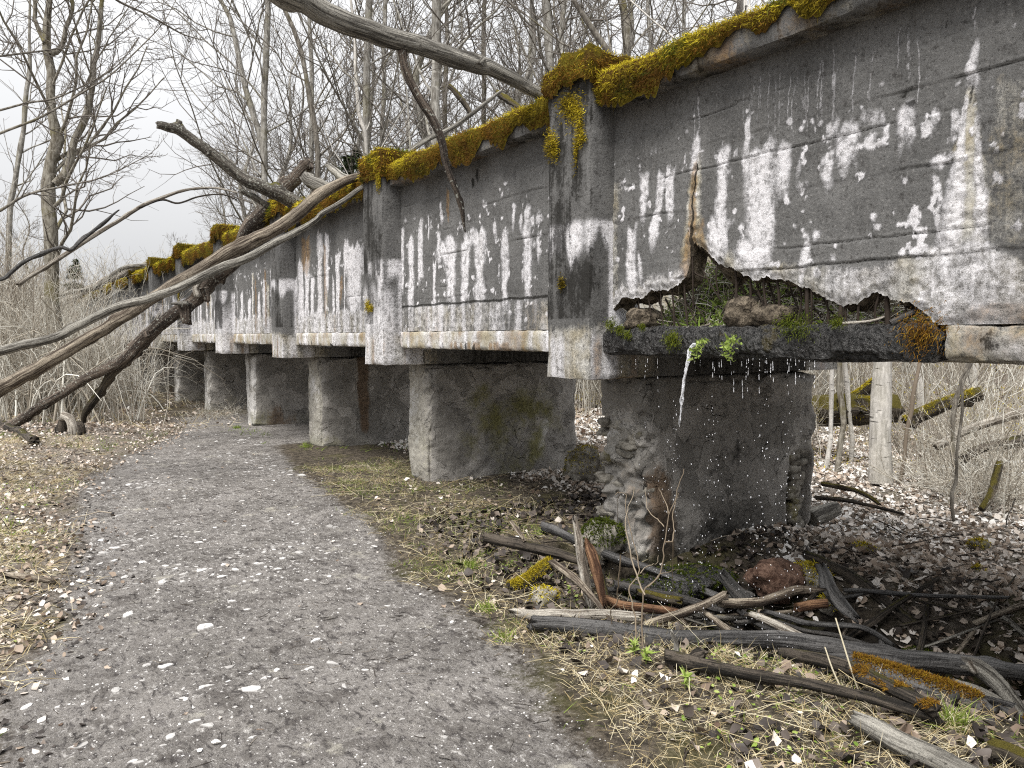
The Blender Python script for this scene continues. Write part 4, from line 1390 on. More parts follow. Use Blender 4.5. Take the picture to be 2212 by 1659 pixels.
def make_log(name, label, cat, pts, d0, d1, mat, group=None, sides=18, gnarl=0.09, jag=(0.02, 0.02), parent=None, fibre=0.03):
    LOGN[0] += 1
    P, R = px_log(pts, d0, d1)
    v, f, lc = log_mesh(P, R, sides, LOGN[0], gnarl, jag, fibre=fibre)
    o = MB().add(v, f, 0, lc=lc).build(name, mat, parent)
    if parent is None:
        tag(o, label, cat, group)
    return o


def log_moss(parent, P, R, n, mats, seed, size=0.03, zmin=0.15, ymin=0.0, tlo=0.2, thi=0.9):
    """moss blades on the upper side of a log"""
    rng = np.random.default_rng(seed)
    t = rng.uniform(ymin, 1, n)
    q = smooth_path(np.column_stack([P, R]), 60)
    i = np.clip((t * 59).astype(int), 0, 58)
    T = q[i + 1, :3] - q[i, :3]
    T /= np.linalg.norm(T, axis=1, keepdims=True)
    sidev = np.cross(T, np.array([0, 0, 1.0]))
    sidev /= np.linalg.norm(sidev, axis=1, keepdims=True)
    upv = np.cross(sidev, T)
    an = rng.normal(0, 0.75, n)
    N = upv * np.cos(an)[:, None] + sidev * np.sin(an)[:, None]
    fr = (t * 59 - i)[:, None]
    c = q[i, :3] * (1 - fr) + q[i + 1, :3] * fr
    Pp = c + N * q[i, 3:4] * 1.0
    k = fbm(Pp[:, 0] * 6, Pp[:, 1] * 6, Pp[:, 2] * 6, 3, seed) > -0.12
    k &= N[:, 2] > zmin
    mb = MB()
    add_blades(mb, Pp[k], N[k], rng.uniform(0.4, 1, k.sum()) * size, size * 0.17, rng.uniform(tlo, thi, k.sum()), rng, droop=0.3)
    return mb.build('moss', mats, parent)


# --- the trees fallen across the channel
o = make_log('fallen_tree', 'thick grey barkless trunk slanting from the top edge onto the coping, one branch hanging', 'fallen tree',
             [(300, -170, 35), (480, -82, 31), (640, -2, 26), (727, 39, 24.5), (800, 66, 22.5), (870, 92, 21), (960, 119, 18.5), (1040, 141, 18.5), (1060, 148, 16), (1120, 180, 14), (1192, 221, 12)], 4.5, 5.84, WOOD_GREY, sides=26, gnarl=0.05)
make_log('hanging_branch', '', '', [(868, 108, 10), (872, 132, 9), (882, 168, 9), (905, 215, 9), (935, 262, 9), (955, 310, 8.5), (965, 360, 7), (985, 410, 6), (998, 455, 5), (1004, 497, 2)], 5.29, 5.5, WOOD_BROWN, parent=o, gnarl=0.07)
make_log('branch_stub', '', '', [(1036, 142, 9), (1046, 128, 8)], 5.5, 5.5, WOOD_GREY, parent=o, sides=10)

o = make_log('dead_branch', 'lichen covered broken branch pointing up to the left against the sky', 'branch',
             [(341, 270, 8), (352, 271, 9.5), (385, 281, 11), (430, 312, 11.5), (475, 347, 12.5), (520, 383, 13), (560, 400, 14), (600, 417, 15), (640, 437, 16), (672, 452, 16)], 9.4, 10.5, WOOD_LICHEN, gnarl=0.08)
make_log('branch_stub', '', '', [(380, 283, 7), (386, 268, 7), (387, 261, 6)], 9.55, 9.55, WOOD_LICHEN, parent=o, sides=10)
make_log('branch_stub', '', '', [(520, 411, 6), (545, 425, 6), (578, 444, 7)], 10.0, 10.3, WOOD_LICHEN, parent=o, sides=10)
make_log('branch_stub', '', '', [(452, 325, 5), (450, 334, 4)], 9.7, 9.7, WOOD_LICHEN, parent=o, sides=8)

o = make_log('leaning_tree', 'dark brown leaning trunk propped on a short limb, lowest of the three', 'fallen tree',
             [(668, 350, 13.9), (640, 385, 15.6), (604, 432, 17.2), (571, 462, 18), (540, 495, 17.2), (515, 553, 16.4), (489, 586, 15.6), (423, 641, 14.8), (358, 693, 13.9), (300, 742, 13.9), (264, 779, 13.1), (214, 803, 10.7), (143, 841, 9.84), (71, 888, 9.84), (11, 927, 10.7), (-60, 968, 11.5)], 10.9, 12.3, WOOD_BROWN, sides=22, gnarl=0.10)
make_log('branch_stub', '', '', [(398, 655, 15), (403, 680, 12), (405, 699, 10)], 11.15, 11.15, WOOD_BROWN, parent=o, sides=12, jag=(0.02, 0.06), gnarl=0.16)
make_log('branch_stub', '', '', [(440, 622, 10), (446, 640, 8), (448, 652, 6)], 11.05, 11.05, WOOD_BROWN, parent=o, sides=10, jag=(0.02, 0.04))
make_log('branch_stub', '', '', [(428, 640, 8), (424, 620, 7), (438, 598, 5)], 10.95, 10.9, WOOD_PALE, parent=o, sides=10)
make_log('branch_stub', '', '', [(405, 655, 5), (385, 656, 4), (371, 656, 2)], 11.1, 11.0, WOOD_GREY, parent=o, sides=8)
make_log('branch_stub', '', '', [(318, 728, 6), (315, 718, 5)], 11.4, 11.4, WOOD_BROWN, parent=o, sides=8)
make_log('propping_limb', '', '', [(258, 785, 12), (235, 812, 9), (214, 848, 8), (192, 878, 8), (182, 898, 6), (181, 912, 5)], 11.75, 12.2, WOOD_MOSS, parent=o, gnarl=0.13)

make_log('leaning_tree', 'long bleached brown pole leaning across the wall between the other two leaning trunks', 'fallen tree',
         [(785, 379, 7.38), (731, 403, 10.7), (659, 445, 13.1), (588, 495, 13.9), (517, 533, 14.8), (445, 577, 13.9), (374, 617, 13.1), (321, 650, 12.3), (249, 697, 12.3), (178, 742, 13.1), (107, 788, 13.9), (36, 826, 14.8), (-60, 882, 16.4), (-330, 1040, 19.7)], 8.5, 8.4, WOOD_TAN, sides=22, gnarl=0.06)
make_log('leaning_tree', 'slender grey leaning pole in front of the other two, sweeping off to the left', 'fallen tree',
         [(788, 401, 4.92), (734, 438, 5.74), (695, 460, 6.15), (677, 478, 6.97), (606, 517, 8.2), (535, 556, 9.02), (463, 585, 9.43), (392, 622, 9.43), (321, 648, 9.02), (249, 669, 9.02), (178, 702, 9.43), (125, 726, 9.84), (53, 742, 9.84), (0, 756, 10.2), (-300, 830, 12.3)], 8.25, 7.6, WOOD_GREY, sides=18, gnarl=0.06)

make_log('broken_log', 'short thick grey broken log lying on the channel top beside the lichen branch', 'log', [(662, 384, 14), (684, 394, 14), (712, 412, 15), (735, 425, 15)], 10.2, 10.0, WOOD_GREY, jag=(0.05, 0.02))
make_log('broken_log', 'splintered grey slab end sticking up behind the thick grey broken log', 'log', [(707, 357, 6), (725, 372, 9), (755, 390, 9), (780, 402, 8)], 9.9, 9.5, WOOD_GREY, jag=(0.05, 0.02))
make_log('fallen_log', 'bleached fallen log lying along the far end of the channel top', 'log', [(330, 564, 5), (275, 587, 7), (225, 606, 7), (165, 640, 7), (90, 668, 7)], 21, 24, WOOD_PALE)
make_log('fallen_log', 'thin grey fallen pole just below the bleached log at the far end of the channel', 'log', [(322, 572, 4), (270, 578, 5), (200, 622, 5), (150, 632, 4), (60, 668, 4)], 20.5, 22, WOOD_GREY)
make_log('fallen_branch', 'thin pale bare pole rising behind the second mossy coping', 'branch', [(880, 330, 6), (930, 297, 5.5), (965, 282, 5), (1010, 253, 4.5), (1050, 222, 4), (1085, 195, 3)], 9.2, 9.9, WOOD_GREY, sides=10)
make_log('fallen_branch', 'mossy yellow bough slanting behind the coping left of the second pillar', 'branch', [(1110, 215, 6), (1075, 200, 6), (1140, 243, 6)][1:] + [(1180, 268, 6)], 10.5, 9.5, WOOD_MOSS, sides=10)
make_log('fallen_branch', 'short mossy bough tilted between the trunks behind the coping', 'branch', [(970, 185, 5), (985, 205, 6), (1002, 225, 6), (1018, 250, 5)], 11, 11, WOOD_MOSS, sides=10)

make_log('crooked_branch', 'thin black crooked branch reaching in from the left edge among the brush', 'branch', [(-60, 612, 5), (3, 603, 4.5), (21, 590, 4.5), (57, 562, 4.2), (128, 536, 4), (153, 541, 4), (168, 527, 3.6), (200, 499, 3.2), (235, 470, 2.5), (255, 455, 1.6)], 7.2, 7.8, WOOD_WET, sides=10, gnarl=0.14)
make_log('crooked_branch', 'long pale arching branch with mossy knots above the left brush', 'branch', [(40, 615, 5), (86, 584, 5), (164, 535, 4.6), (249, 481, 4.2), (303, 446, 4), (349, 428, 3.6), (392, 413, 3), (435, 406, 2.4), (475, 408, 2), (513, 417, 1.4)], 8.2, 9.2, WOOD_PALE, sides=10, gnarl=0.12)
make_log('crooked_branch', 'thin dark twiggy branch forking under the long pale arching branch', 'branch', [(303, 448, 2.6), (350, 432, 2.2), (385, 439, 2), (432, 424, 1.7), (480, 420, 1.4), (512, 432, 1)], 8.3, 8.8, WOOD_DARK, sides=8, gnarl=0.14)

DST = float((G(160, 938, 0.0) - CAM) @ fw)
st = make_log('tree_stump', 'pale sawn forked stump piece standing by the path edge under the leaning trunks', 'stump', [(134, 896, 8), (146, 906, 9), (156, 920, 10), (160, 940, 11)], DST, DST, WOOD_PALE, jag=(0.0, 0.0))
make_log('forked_root', '', '', [(139, 899, 9), (136, 914, 10), (134, 936, 9)], DST + 0.05, DST + 0.05, WOOD_DARK, parent=st, sides=10)
make_log('forked_root', '', '', [(160, 918, 9), (173, 918, 9), (177, 937, 9)], DST + 0.05, DST + 0.05, WOOD_DARK, parent=st, sides=10)
make_log('fallen_log', 'dark log with a mossy broken end lying at the left edge of the path bend', 'log', [(-20, 905, 9), (20, 925, 9), (75, 952, 10)], float((G(-20, 905, 0.06) - CAM) @ fw), float((G(75, 952, 0.06) - CAM) @ fw), WOOD_DARK, jag=(0.02, 0.08))
make_log('fallen_log', 'weathered plank of split wood half buried at the left path edge', 'log', [(12, 1240, 5), (60, 1246, 8), (115, 1256, 5)], *[float((G(x, y, 0.02) - CAM) @ fw) for x, y in ((12, 1240), (115, 1256))], WOOD_TAN, jag=(0.05, 0.05))


# --- the pile of washed-up wood in the gully
def pile(label, pts, mat, o0=0.04, o1=0.04, name='driftwood_log', gnarl=0.09, jag=(0.03, 0.03), sides=18, parent=None, fibre=0.03, cat='log'):
    (x0, y0, _), (x1, y1, _) = pts[0], pts[-1]
    d = []
    for x, y, o_ in ((x0, y0, o0), (x1, y1, o1)):
        d.append(o_[1] if isinstance(o_, tuple) else float((G(x, y, o_) - CAM) @ fw))
    return make_log(name, label, cat, pts, d[0], d[1], mat, None, sides, gnarl, jag, parent, fibre), d


L1 = [(1150, 1345, 15), (1200, 1350, 16.5), (1262, 1357, 18), (1340, 1368, 19), (1424, 1381, 20), (1530, 1384, 20), (1638, 1387, 20), (1710, 1390, 21), (1780, 1398, 22), (1870, 1412, 22), (1959, 1423, 21), (2040, 1432, 22), (2101, 1436, 22), (2170, 1446, 18), (2260, 1462, 15)]
o, d = pile('longest dark wet log lying right across the wood pile, forked at its pale right end', L1, WOOD_WETG, ('d', 4.22), ('d', 4.35), sides=26, gnarl=0.045)
dm = d[1]
make_log('forked_branch', '', '', [(2070, 1432, 16), (2110, 1446, 17), (2150, 1476, 17), (2186, 1514, 15), (2225, 1565, 14)], dm - 0.03, dm - 0.2, WOOD_GREY, parent=o, gnarl=0.06)
make_log('branch_stub', '', '', [(2092, 1430, 9), (2104, 1448, 8), (2109, 1453, 6)], dm - 0.06, dm - 0.10, WOOD_PALE, parent=o, sides=10)
make_log('branch_stub', '', '', [(1453, 1384, 7), (1451, 1366, 4)], 4.24, 4.22, WOOD_GREY, parent=o, sides=8)
pile('bleached silvery log end directly behind the left end of the longest log', [(1112, 1325, 11), (1180, 1327, 13), (1250, 1330, 13), (1320, 1330, 13), (1382, 1334, 12)], WOOD_PALE, ('d', 4.45), ('d', 4.5), jag=(0.06, 0.03), gnarl=0.1)
pile('blackened grey pole sticking out from the pile towards the path, uppermost at the left', [(1046, 1160, 10), (1100, 1172, 11), (1170, 1189, 12), (1250, 1209, 11), (1300, 1222, 10)], WOOD_DARK, ('d', 5.45), ('d', 5.2), jag=(0.03, 0.03))
pile('long wet mossy pole running from behind the splintered snag under the dripping water', [(1176, 1138, 9), (1234, 1164, 9), (1300, 1191, 8.5), (1369, 1218, 8), (1430, 1240, 8), (1500, 1268, 8), (1570, 1295, 8), (1620, 1310, 7)], WOOD_WETG, ('d', 5.85), ('d', 5.1))
pile('upright splintered silver snag, left half of the split pair', [(1244, 1136, 7), (1249, 1165, 9), (1255, 1200, 10), (1266, 1250, 10), (1276, 1312, 8)], WOOD_PALE, ('d', 4.95), ('d', 4.75), jag=(0.10, 0.06), gnarl=0.16, name='broken_snag', cat='snag', fibre=0.09)
pile('upright splintered reddish snag with a torn top, right half of the split pair', [(1268, 1166, 3), (1274, 1190, 11), (1284, 1230, 12), (1294, 1270, 10), (1304, 1306, 6)], WOOD_RED, ('d', 4.9), ('d', 4.7), jag=(0.08, 0.06), gnarl=0.16, name='broken_snag', cat='snag', fibre=0.09)
pile('thin brown branch lying diagonally in front of the splintered snags', [(1192, 1214, 7), (1225, 1236, 8), (1255, 1262, 8), (1290, 1302, 6), (1314, 1336, 5)], WOOD_TAN, ('d', 5.0), ('d', 4.45), sides=12)
P7 = [(1100, 1270, 12), (1125, 1262, 14), (1150, 1247, 14), (1175, 1226, 13), (1190, 1214, 11)]
o, d = pile('short stubby log thick with green moss at the left of the pile', P7, WOOD_MOSS, ('d', 4.9), ('d', 5.15), jag=(0.02, 0.02))
log_moss(o, *px_log(P7, *d), 2600, M_MOSS, 3, 0.022, -0.2, 0.0, 0.25, 0.75)
pile('reddish brown stripped branch low in the middle of the pile', [(1305, 1294, 9), (1360, 1308, 10), (1420, 1318, 9), (1478, 1327, 8)], WOOD_RED, ('d', 4.85), ('d', 4.75))
o, d = pile('crooked tan branch with a knobbly broken end in the middle of the pile', [(1376, 1356, 8), (1424, 1342, 9), (1462, 1330, 9), (1497, 1316, 9), (1535, 1300, 9), (1566, 1284, 9)], WOOD_TAN, ('d', 4.55), ('d', 4.75), gnarl=0.13)
pile('crooked brown and grey branch continuing right to a torn dark tip', [(1556, 1302, 9), (1600, 1302, 10), (1640, 1302, 10), (1680, 1291, 10), (1722, 1277, 10), (1768, 1275, 3)], WOOD_TAN, ('d', 4.75), ('d', 4.9), gnarl=0.13, jag=(0.02, 0.08))
pile('short reddish sawn branch stub at the right of the pile', [(1722, 1312, 10), (1750, 1308, 10), (1786, 1303, 10)], WOOD_RED, ('d', 4.85), ('d', 4.85), jag=(0.03, 0.0))
o, d = pile('straight charcoal black log leaning down the leafy bank on the right', [(1738, 1198, 9), (1790, 1222, 11), (1852, 1257, 13), (1923, 1312, 13), (1975, 1350, 13), (2020, 1378, 11)], WOOD_DARK, 0.05, 0.05, jag=(0.05, 0.03))
pile('black rotten stump jutting up under the dripping water', [(1562, 1243, 13), (1578, 1262, 15), (1598, 1286, 16), (1612, 1304, 15)], WOOD_WET, ('d', 5.05), ('d', 4.95), jag=(0.07, 0.02), gnarl=0.16, name='rotten_stump', cat='stump')
pile('gnarled black root slab with a pale edge at the right of the pile', [(1776, 1224, 8), (1790, 1248, 12), (1800, 1275, 14), (1825, 1310, 13), (1848, 1334, 8)], WOOD_WETG, ('d', 5.0), ('d', 4.8), gnarl=0.18, jag=(0.05, 0.05), name='dead_root', cat='root', fibre=0.08)
pile('pale sloping branch tucked behind the longest log, pointing up to its broken left tip', [(1622, 1327, 7), (1660, 1343, 8.5), (1700, 1360, 8.5), (1735, 1376, 7)], WOOD_PALE, ('d', 4.75), ('d', 4.5), jag=(0.05, 0.02))
pile('small brown branch running down to the longest log, left of the pale sloping branch', [(1520, 1322, 6), (1548, 1340, 6.5), (1582, 1370, 6)], WOOD_TAN, ('d', 4.75), ('d', 4.5))
pile('wavy wet black branch with grey edges behind the right half of the longest log', [(1650, 1320, 5), (1700, 1334, 6), (1745, 1347, 6), (1800, 1351, 6), (1852, 1354, 6), (1890, 1368, 6), (1926, 1392, 5)], WOOD_WETG, ('d', 4.85), ('d', 4.65), gnarl=0.16)
pile('second wavy black branch crossing below the wavy grey-edged one', [(1590, 1345, 5), (1660, 1338, 5), (1740, 1362, 5), (1800, 1370, 5), (1880, 1394, 4)], WOOD_WET, ('d', 4.8), ('d', 4.6), gnarl=0.16)
pile('dark slimy log half sunk in the black water below the pier', [(1330, 1262, 8), (1400, 1280, 10), (1470, 1292, 10), (1560, 1318, 9)], WOOD_WET, ('d', 5.2), ('d', 5.0))
pile('mossy brown log end lying low behind the crooked tan branch', [(1470, 1298, 9), (1430, 1290, 9), (1380, 1280, 8)], WOOD_MOSS, ('d', 4.95), ('d', 5.1))
P17 = [(1440, 1420, 17), (1500, 1435, 15), (1602, 1454, 13), (1723, 1473, 12), (1852, 1501, 11), (1940, 1527, 9.5), (2030, 1557, 7)]
o, d = pile('knobbly brown log in the grass just in front of the longest log', P17, WOOD_DARK, 0.06, 0.05, gnarl=0.10)
make_log('branch_stub', '', '', [(1458, 1420, 9), (1462, 1395, 6), (1450, 1366, 4)], d[0] + 0.02, d[0] + 0.05, WOOD_GREY, parent=o, sides=9)
make_log('knot', '', '', [(1500, 1428, 14), (1512, 1416, 15), (1520, 1412, 12)], d[0], d[0] - 0.05, WOOD_DARK, parent=o, sides=12, gnarl=0.14)
P18 = [(1690, 1412, 13), (1780, 1430, 15), (1852, 1453, 16), (1900, 1475, 16), (1960, 1503, 16), (2020, 1534, 14)]
o, d = pile('dark log sliding under the longest log, rusty moss on its lower end', P18, WOOD_DARK, ('d', 4.15), 0.10)
log_moss(o, *px_log(P18, *d), 3200, M_RUSTMOSS, 5, 0.022, 0.0, 0.55, 0.2, 0.8)
P19 = [(1790, 1422, 16), (1860, 1437, 20), (1940, 1462, 23), (2040, 1496, 25), (2110, 1522, 26), (2180, 1556, 26), (2260, 1598, 26)]
o, d = pile('big black log carrying the thickest rusty moss at the lower right', P19, WOOD_WETG, ('d', 4.25), ('d', 3.75), sides=24)
log_moss(o, *px_log(P19, *d), 9000, M_RUSTMOSS, 7, 0.026, 0.1, 0.12, 0.15, 0.95)
pile('smooth grey log beyond the mossiest log at the right edge', [(2060, 1478, 12), (2120, 1500, 14), (2200, 1540, 15), (2280, 1580, 15)], WOOD_GREY, ('d', 4.3), ('d', 4.1))
pile('thick grey-brown log at the bottom edge with a pale knot', [(1850, 1556, 18), (1900, 1582, 23), (1959, 1613, 25), (2040, 1648, 26), (2130, 1695, 27)], WOOD_GREY, 0.06, 0.05, sides=24, gnarl=0.06)
pile('brown mossy log end in the bottom right corner', [(2140, 1612, 18), (2190, 1626, 20), (2260, 1660, 22)], WOOD_MOSS, 0.06, 0.06)
pile('pale round log end poking out right behind the wet pier', [(1748, 1124, 20), (1776, 1114, 20), (1808, 1098, 15)], WOOD_GREY, ('d', 7.1), ('d', 7.2), jag=(0.02, 0.0))
pile('short brown stick standing up beside the blackened grey pole', [(1104, 1126, 4), (1118, 1146, 5), (1132, 1166, 4)], WOOD_TAN, ('d', 5.6), ('d', 5.35), sides=9, name='stick', cat='stick')

rng = np.random.default_rng(55)
for i in range(34):
    u_ = rng.random()
    cx_, cy_ = 3.75 + 1.25 * u_ + rng.normal(0, 0.2), 3.65 - 2.0 * u_ + rng.normal(0, 0.25)
    az = rng.normal(0.9, 0.8)
    L_ = rng.uniform(0.35, 1.0)
    dv = np.array([math.cos(-az), math.sin(-az)]) * L_ / 2
    pts_ = np.array([[cx_ - dv[0], cy_ - dv[1]], [cx_, cy_], [cx_ + dv[0], cy_ + dv[1]]])
    r_ = rng.uniform(0.008, 0.024)
    zz_ = hgt(pts_[:, 0], pts_[:, 1]) + r_ + rng.uniform(0.0, 0.09)
    zz_[1] = max(zz_[1], (zz_[0] + zz_[2]) / 2 - 0.02)
    v, f, lc = log_mesh(np.column_stack([pts_, zz_]), [r_, r_ * 0.9, r_ * 0.6], 10, 900 + i, 0.14)
    tag(MB().add(v, f, 0, lc=lc).build('driftwood_branch', [WOOD_WETG, WOOD_DARK, WOOD_GREY, WOOD_TAN, WOOD_DARK][i % 5]), 'waterlogged branch lying loose deep in the wood pile of the gully', 'branch', 'small branches deep in the wood pile')

# rocks of the pier foot and the bank
for (x, y, D_, r, sd_, mt, lab, ms) in [
    (1672, 1250, 5.35, (0.20, 0.17, 0.12), 4, M_REDROCK, 'reddish rock slab below the foot of the wet pier', 0),
    (1752, 1222, 5.4, (0.13, 0.13, 0.09), 8, M_STONE, 'rock capped with bright moss beside the reddish rock slab', 2600),
    (1300, 1165, 5.75, (0.16, 0.14, 0.13), 12, M_STONE, 'dark green mossy boulder at the left foot of the wet pier', 9000),
    (1790, 1265, 5.2, (0.07, 0.07, 0.06), 19, M_STONE, 'small mossy stone by the gnarled black root slab', 900),
    (1470, 1258, 5.5, (0.42, 0.25, 0.08), 22, M_WET, 'low green slimy boulder in the spray under the water jet', 9000),
    (1865, 1195, 5.9, (0.12, 0.09, 0.07), 25, M_STONE, 'mossy lump on the leaf bank right of the pier', 1500),
    (2113, 1172, 6.6, (0.12, 0.06, 0.05), 29, M_STONE, 'small bright moss cushion out on the open leaf bank', 1200),
    (2110, 1270, 5.5, (0.10, 0.10, 0.13), 33, M_STONE, 'mossy stone at the mouth of a small hollow, right edge', 1200),
    (1990, 1385, 4.75, (0.10, 0.08, 0.05), 37, M_STONE, 'green moss clump behind the longest log', 1500),
    (1175, 1290, 4.75, (0.09, 0.08, 0.06), 41, M_STONE, 'mossy stone among black leaves left of the snags', 900),
    (1268, 862, 8.6, (0.20, 0.2, 0.16), 45, M_STONE, 'pale rock seen through the gap between the two nearest piers', 500),
    (1262, 925, 8.6, (0.22, 0.22, 0.26), 49, M_STONE, 'yellow mossy boulder in the gap between the two nearest piers', 2500),
    (1290, 890, 9.0, (0.25, 0.2, 0.14), 53, M_STONE, 'flat mossy rock behind the yellow boulder in the pier gap', 900)]:
    c0 = atD(x, y, D_)
    c0[2] = min(c0[2], float(hgt(c0[0], c0[1])) + r[2] * 0.55) if D_ > 5.8 or x > 1700 else c0[2]
    v, f = rock(c0, r, sd_, 30, 0.25, 0.5)
    o = tag(MB().add(v, f).build('rock', mt), lab, 'rock')
    if ms:
        rng = np.random.default_rng(sd_)
        vv = v.reshape(30, -1, 3)
        pick = rng.integers(0, len(v), ms)
        N = v[pick] - c0
        N /= np.linalg.norm(N, axis=1, keepdims=True)
        k = N[:, 2] > -0.1
        mb = MB()
        green = sd_ in (12, 22, 37)
        add_blades(mb, v[pick][k] + rng.normal(0, 0.006, (k.sum(), 3)), N[k], rng.uniform(0.01, 0.026, k.sum()), 0.006, rng.uniform(0, 1, k.sum()) * (0.6 if green else 1), rng, droop=0.2)
        mb.build('moss', M_GREENMOSS if green else M_MOSS, o)

M_SAPLING = m_tint('sapling_bark', (0.06, 0.045, 0.032), (0.20, 0.16, 0.115), (0.36, 0.31, 0.24), 0.8)
# --- the thin sapling standing in front of the dripping pier
sap = tag(empty('sapling', G(1405, 1420)), 'leafless thin sapling with buds standing in front of the dripping pier', 'sapling')
def s5(x, y):
    return 727.7 + .3564 * x, 1068 + .3564 * y
def stems(paths, d, parent, mat, name='stem'):
    for i, (pts, r0, r1) in enumerate(paths):
        q = [(*p, 0) for p in pts]
        P, _ = px_log(q, d[0], d[1])
        n = max(8, len(P) * 4)
        P = smooth_path(P, n)
        P += np.stack([vn(np.arange(n) * 0.35, i, c, 61 + c) + 0.6 * vn(np.arange(n) * 1.1, i, c, 65 + c) for c in range(3)], 1) * 0.007
        v, f, lc = tubes(P[None], np.linspace(r0, r1, n)[None], 6)
        MB().add(v, f, 0, lc=lc, tint=np.full(len(v), 0.35 + 0.4 * ((i * 7) % 5) / 5)).build(name, mat, parent)
stems([([s5(1845, 1010), s5(1858, 850), s5(1860, 620), s5(1885, 560), s5(1960, 480), s5(1985, 300), s5(2010, 120), s5(2060, 10), (1474, 1012)], 0.0055, 0.002),
       ([s5(1808, 1015), s5(1815, 850), s5(1800, 680), s5(1770, 560), s5(1830, 480), s5(1810, 330), s5(1775, 180), s5(1745, 60), (1352, 1065), (1335, 1062)], 0.005, 0.0016),
       ([s5(1860, 620), s5(1830, 520), s5(1795, 400), s5(1760, 250), s5(1750, 120), s5(1800, 10), (1372, 1054)], 0.005, 0.0015),
       ([s5(1985, 300), s5(2040, 270), s5(2040, 110), s5(2070, 0)], 0.004, 0.0012),
       ([s5(2010, 120), s5(1975, 0), (1424, 1052)], 0.003, 0.001),
       ([s5(2040, 290), s5(2030, 560), s5(2022, 710)], 0.0025, 0.001),
       ([s5(1885, 560), s5(1960, 490), s5(2040, 455), s5(2100, 448)], 0.003, 0.001),
       ([s5(1830, 480), s5(1870, 450), s5(1940, 410), s5(1945, 370)], 0.003, 0.001),
       ([s5(1710, 375), s5(1715, 520), s5(1700, 640), s5(1655, 700), s5(1690, 830)], 0.004, 0.0025),
       ([s5(1990, 200), s5(1930, 140), s5(1880, 80), (1392, 1058)], 0.003, 0.001),
       ([s5(1690, 0), (1336, 1066), s5(1690, 200)], 0.002, 0.001)], (4.0, 4.25), sap, M_SAPLING)

# dry stalks by the longest log
for i, (pts, lab) in enumerate([([(1805, 1335), (1820, 1385), (1840, 1450), (1862, 1512)], 'tall white dead stalk crossing the longest log, taller of two'),
                                ([(1782, 1398), (1800, 1450), (1830, 1515)], 'shorter white dead stalk crossing the longest log')]):
    P = smooth_path([atD(x, y, 3.62 - 0.01 * k_) for k_, (x, y) in enumerate(pts)], 14)
    v, f, lc = tubes(P[None], np.linspace(0.0035, 0.005, 14)[None], 6)
    tag(MB().add(v, f, 0, tint=np.full(len(v), 0.95)).build('dead_stalk', M_STRAW), lab, 'stalk')

# ------------------------------------------------------------------ bare trees
def grow(P, R, rng, k, tr, ang, lenf, npt, upb, wig, rf=0.55, rmin=0.004, lmax=9.0):
    """k children on every parent tube -> (P, R) of the children"""
    B, n, _ = P.shape
    T = np.gradient(P, axis=1)
    T /= np.linalg.norm(T, axis=2, keepdims=True) + 1e-9
    Lp = np.linalg.norm(np.diff(P, axis=1), axis=2).sum(1)
    t = (np.linspace(tr[0], tr[1], k)[None, :] + rng.uniform(-0.5, 0.5, (B, k)) * (tr[1] - tr[0]) / k).clip(0.02, 0.98)
    x = t * (n - 1)
    i = x.astype(int).clip(0, n - 2)
    f = (x - i)[..., None]
    b = np.arange(B)[:, None]
    p0 = P[b, i] * (1 - f) + P[b, i + 1] * f
    r0 = R[b, i] * (1 - f[..., 0]) + R[b, i + 1] * f[..., 0]
    d = T[b, i]
    pr = np.cross(d, rng.normal(0, 1, d.shape))
    pr /= np.linalg.norm(pr, axis=2, keepdims=True) + 1e-9
    a = np.radians(rng.uniform(ang[0], ang[1], (B, k)))[..., None]
    d = d * np.cos(a) + pr * np.sin(a)
    L = np.minimum(Lp[:, None] * lenf * (1.15 - 0.75 * t) * rng.uniform(0.55, 1.25, (B, k)), lmax)
    s = np.linspace(0, 1, npt)
    Q = p0[:, :, None, :] + d[:, :, None, :] * (L[..., None] * s)[..., None]
    Q[..., 2] += upb * L[..., None] * s ** 2
    w = rng.normal(0, wig, Q.shape) * L[..., None, None]
    w[:, :, 0] = 0
    Q = Q + np.cumsum(w, axis=2) * 0.6
    rs = np.maximum(r0 * rf, rmin)
    RR = rs[..., None] * (1 - 0.75 * s) + rmin * 0.3
    return Q.reshape(-1, npt, 3), RR.reshape(-1, npt)


def build_tree(name, trunks, label, group=None, bark=M_BARK, twig=M_TWIGB, seed=0, dens=(16, 8, 6), rmin=0.0045, lenf=0.30, cat='tree', low=0.3, upb=0.25):
    rng = np.random.default_rng(seed)
    tb, cb = MB(), MB()
    base = trunks[0][0][0]
    root = tag(empty(name, base), label, cat, group)
    for P, R in trunks:
        P, R = np.asarray(P), np.asarray(R)
        q = smooth_path(np.column_stack([P, R]), 26)
        q[:, :3] += np.stack([vn(np.arange(26) * 0.6, seed, c, 500 + c) for c in range(3)], 1) * 0.05
        v, f, lc = tubes(q[None, :, :3], q[None, :, 3] * (1 + 0.07 * rng.normal(0, 1, (1, 26))), 9)
        tb.add(v, f, 0, lc=lc)
        p1, r1 = grow(q[None, :, :3], q[None, :, 3], rng, dens[0], (low, 0.97), (30, 62), lenf, 8, upb, 0.03, 0.32, rmin * 1.3)
        v, f, lc = tubes(p1, r1, 5)
        tb.add(v, f, 0, lc=lc)
        p2, r2 = grow(p1, r1, rng, dens[1], (0.2, 1.0), (28, 60), 0.5, 6, 0.15, 0.05, 0.6, rmin)
        v, f, lc = tubes(p2, r2, 4)
        cb.add(v, f)
        p3, r3 = grow(p2, r2, rng, dens[2], (0.15, 1.0), (25, 60), 0.5, 4, 0.1, 0.07, 0.6, rmin * 0.75)
        v, f, lc = tubes(p3, r3, 3)
        cb.add(v, f)
    tb.build('trunk', bark, root)
    cb.build('crown', twig, root)
    return root


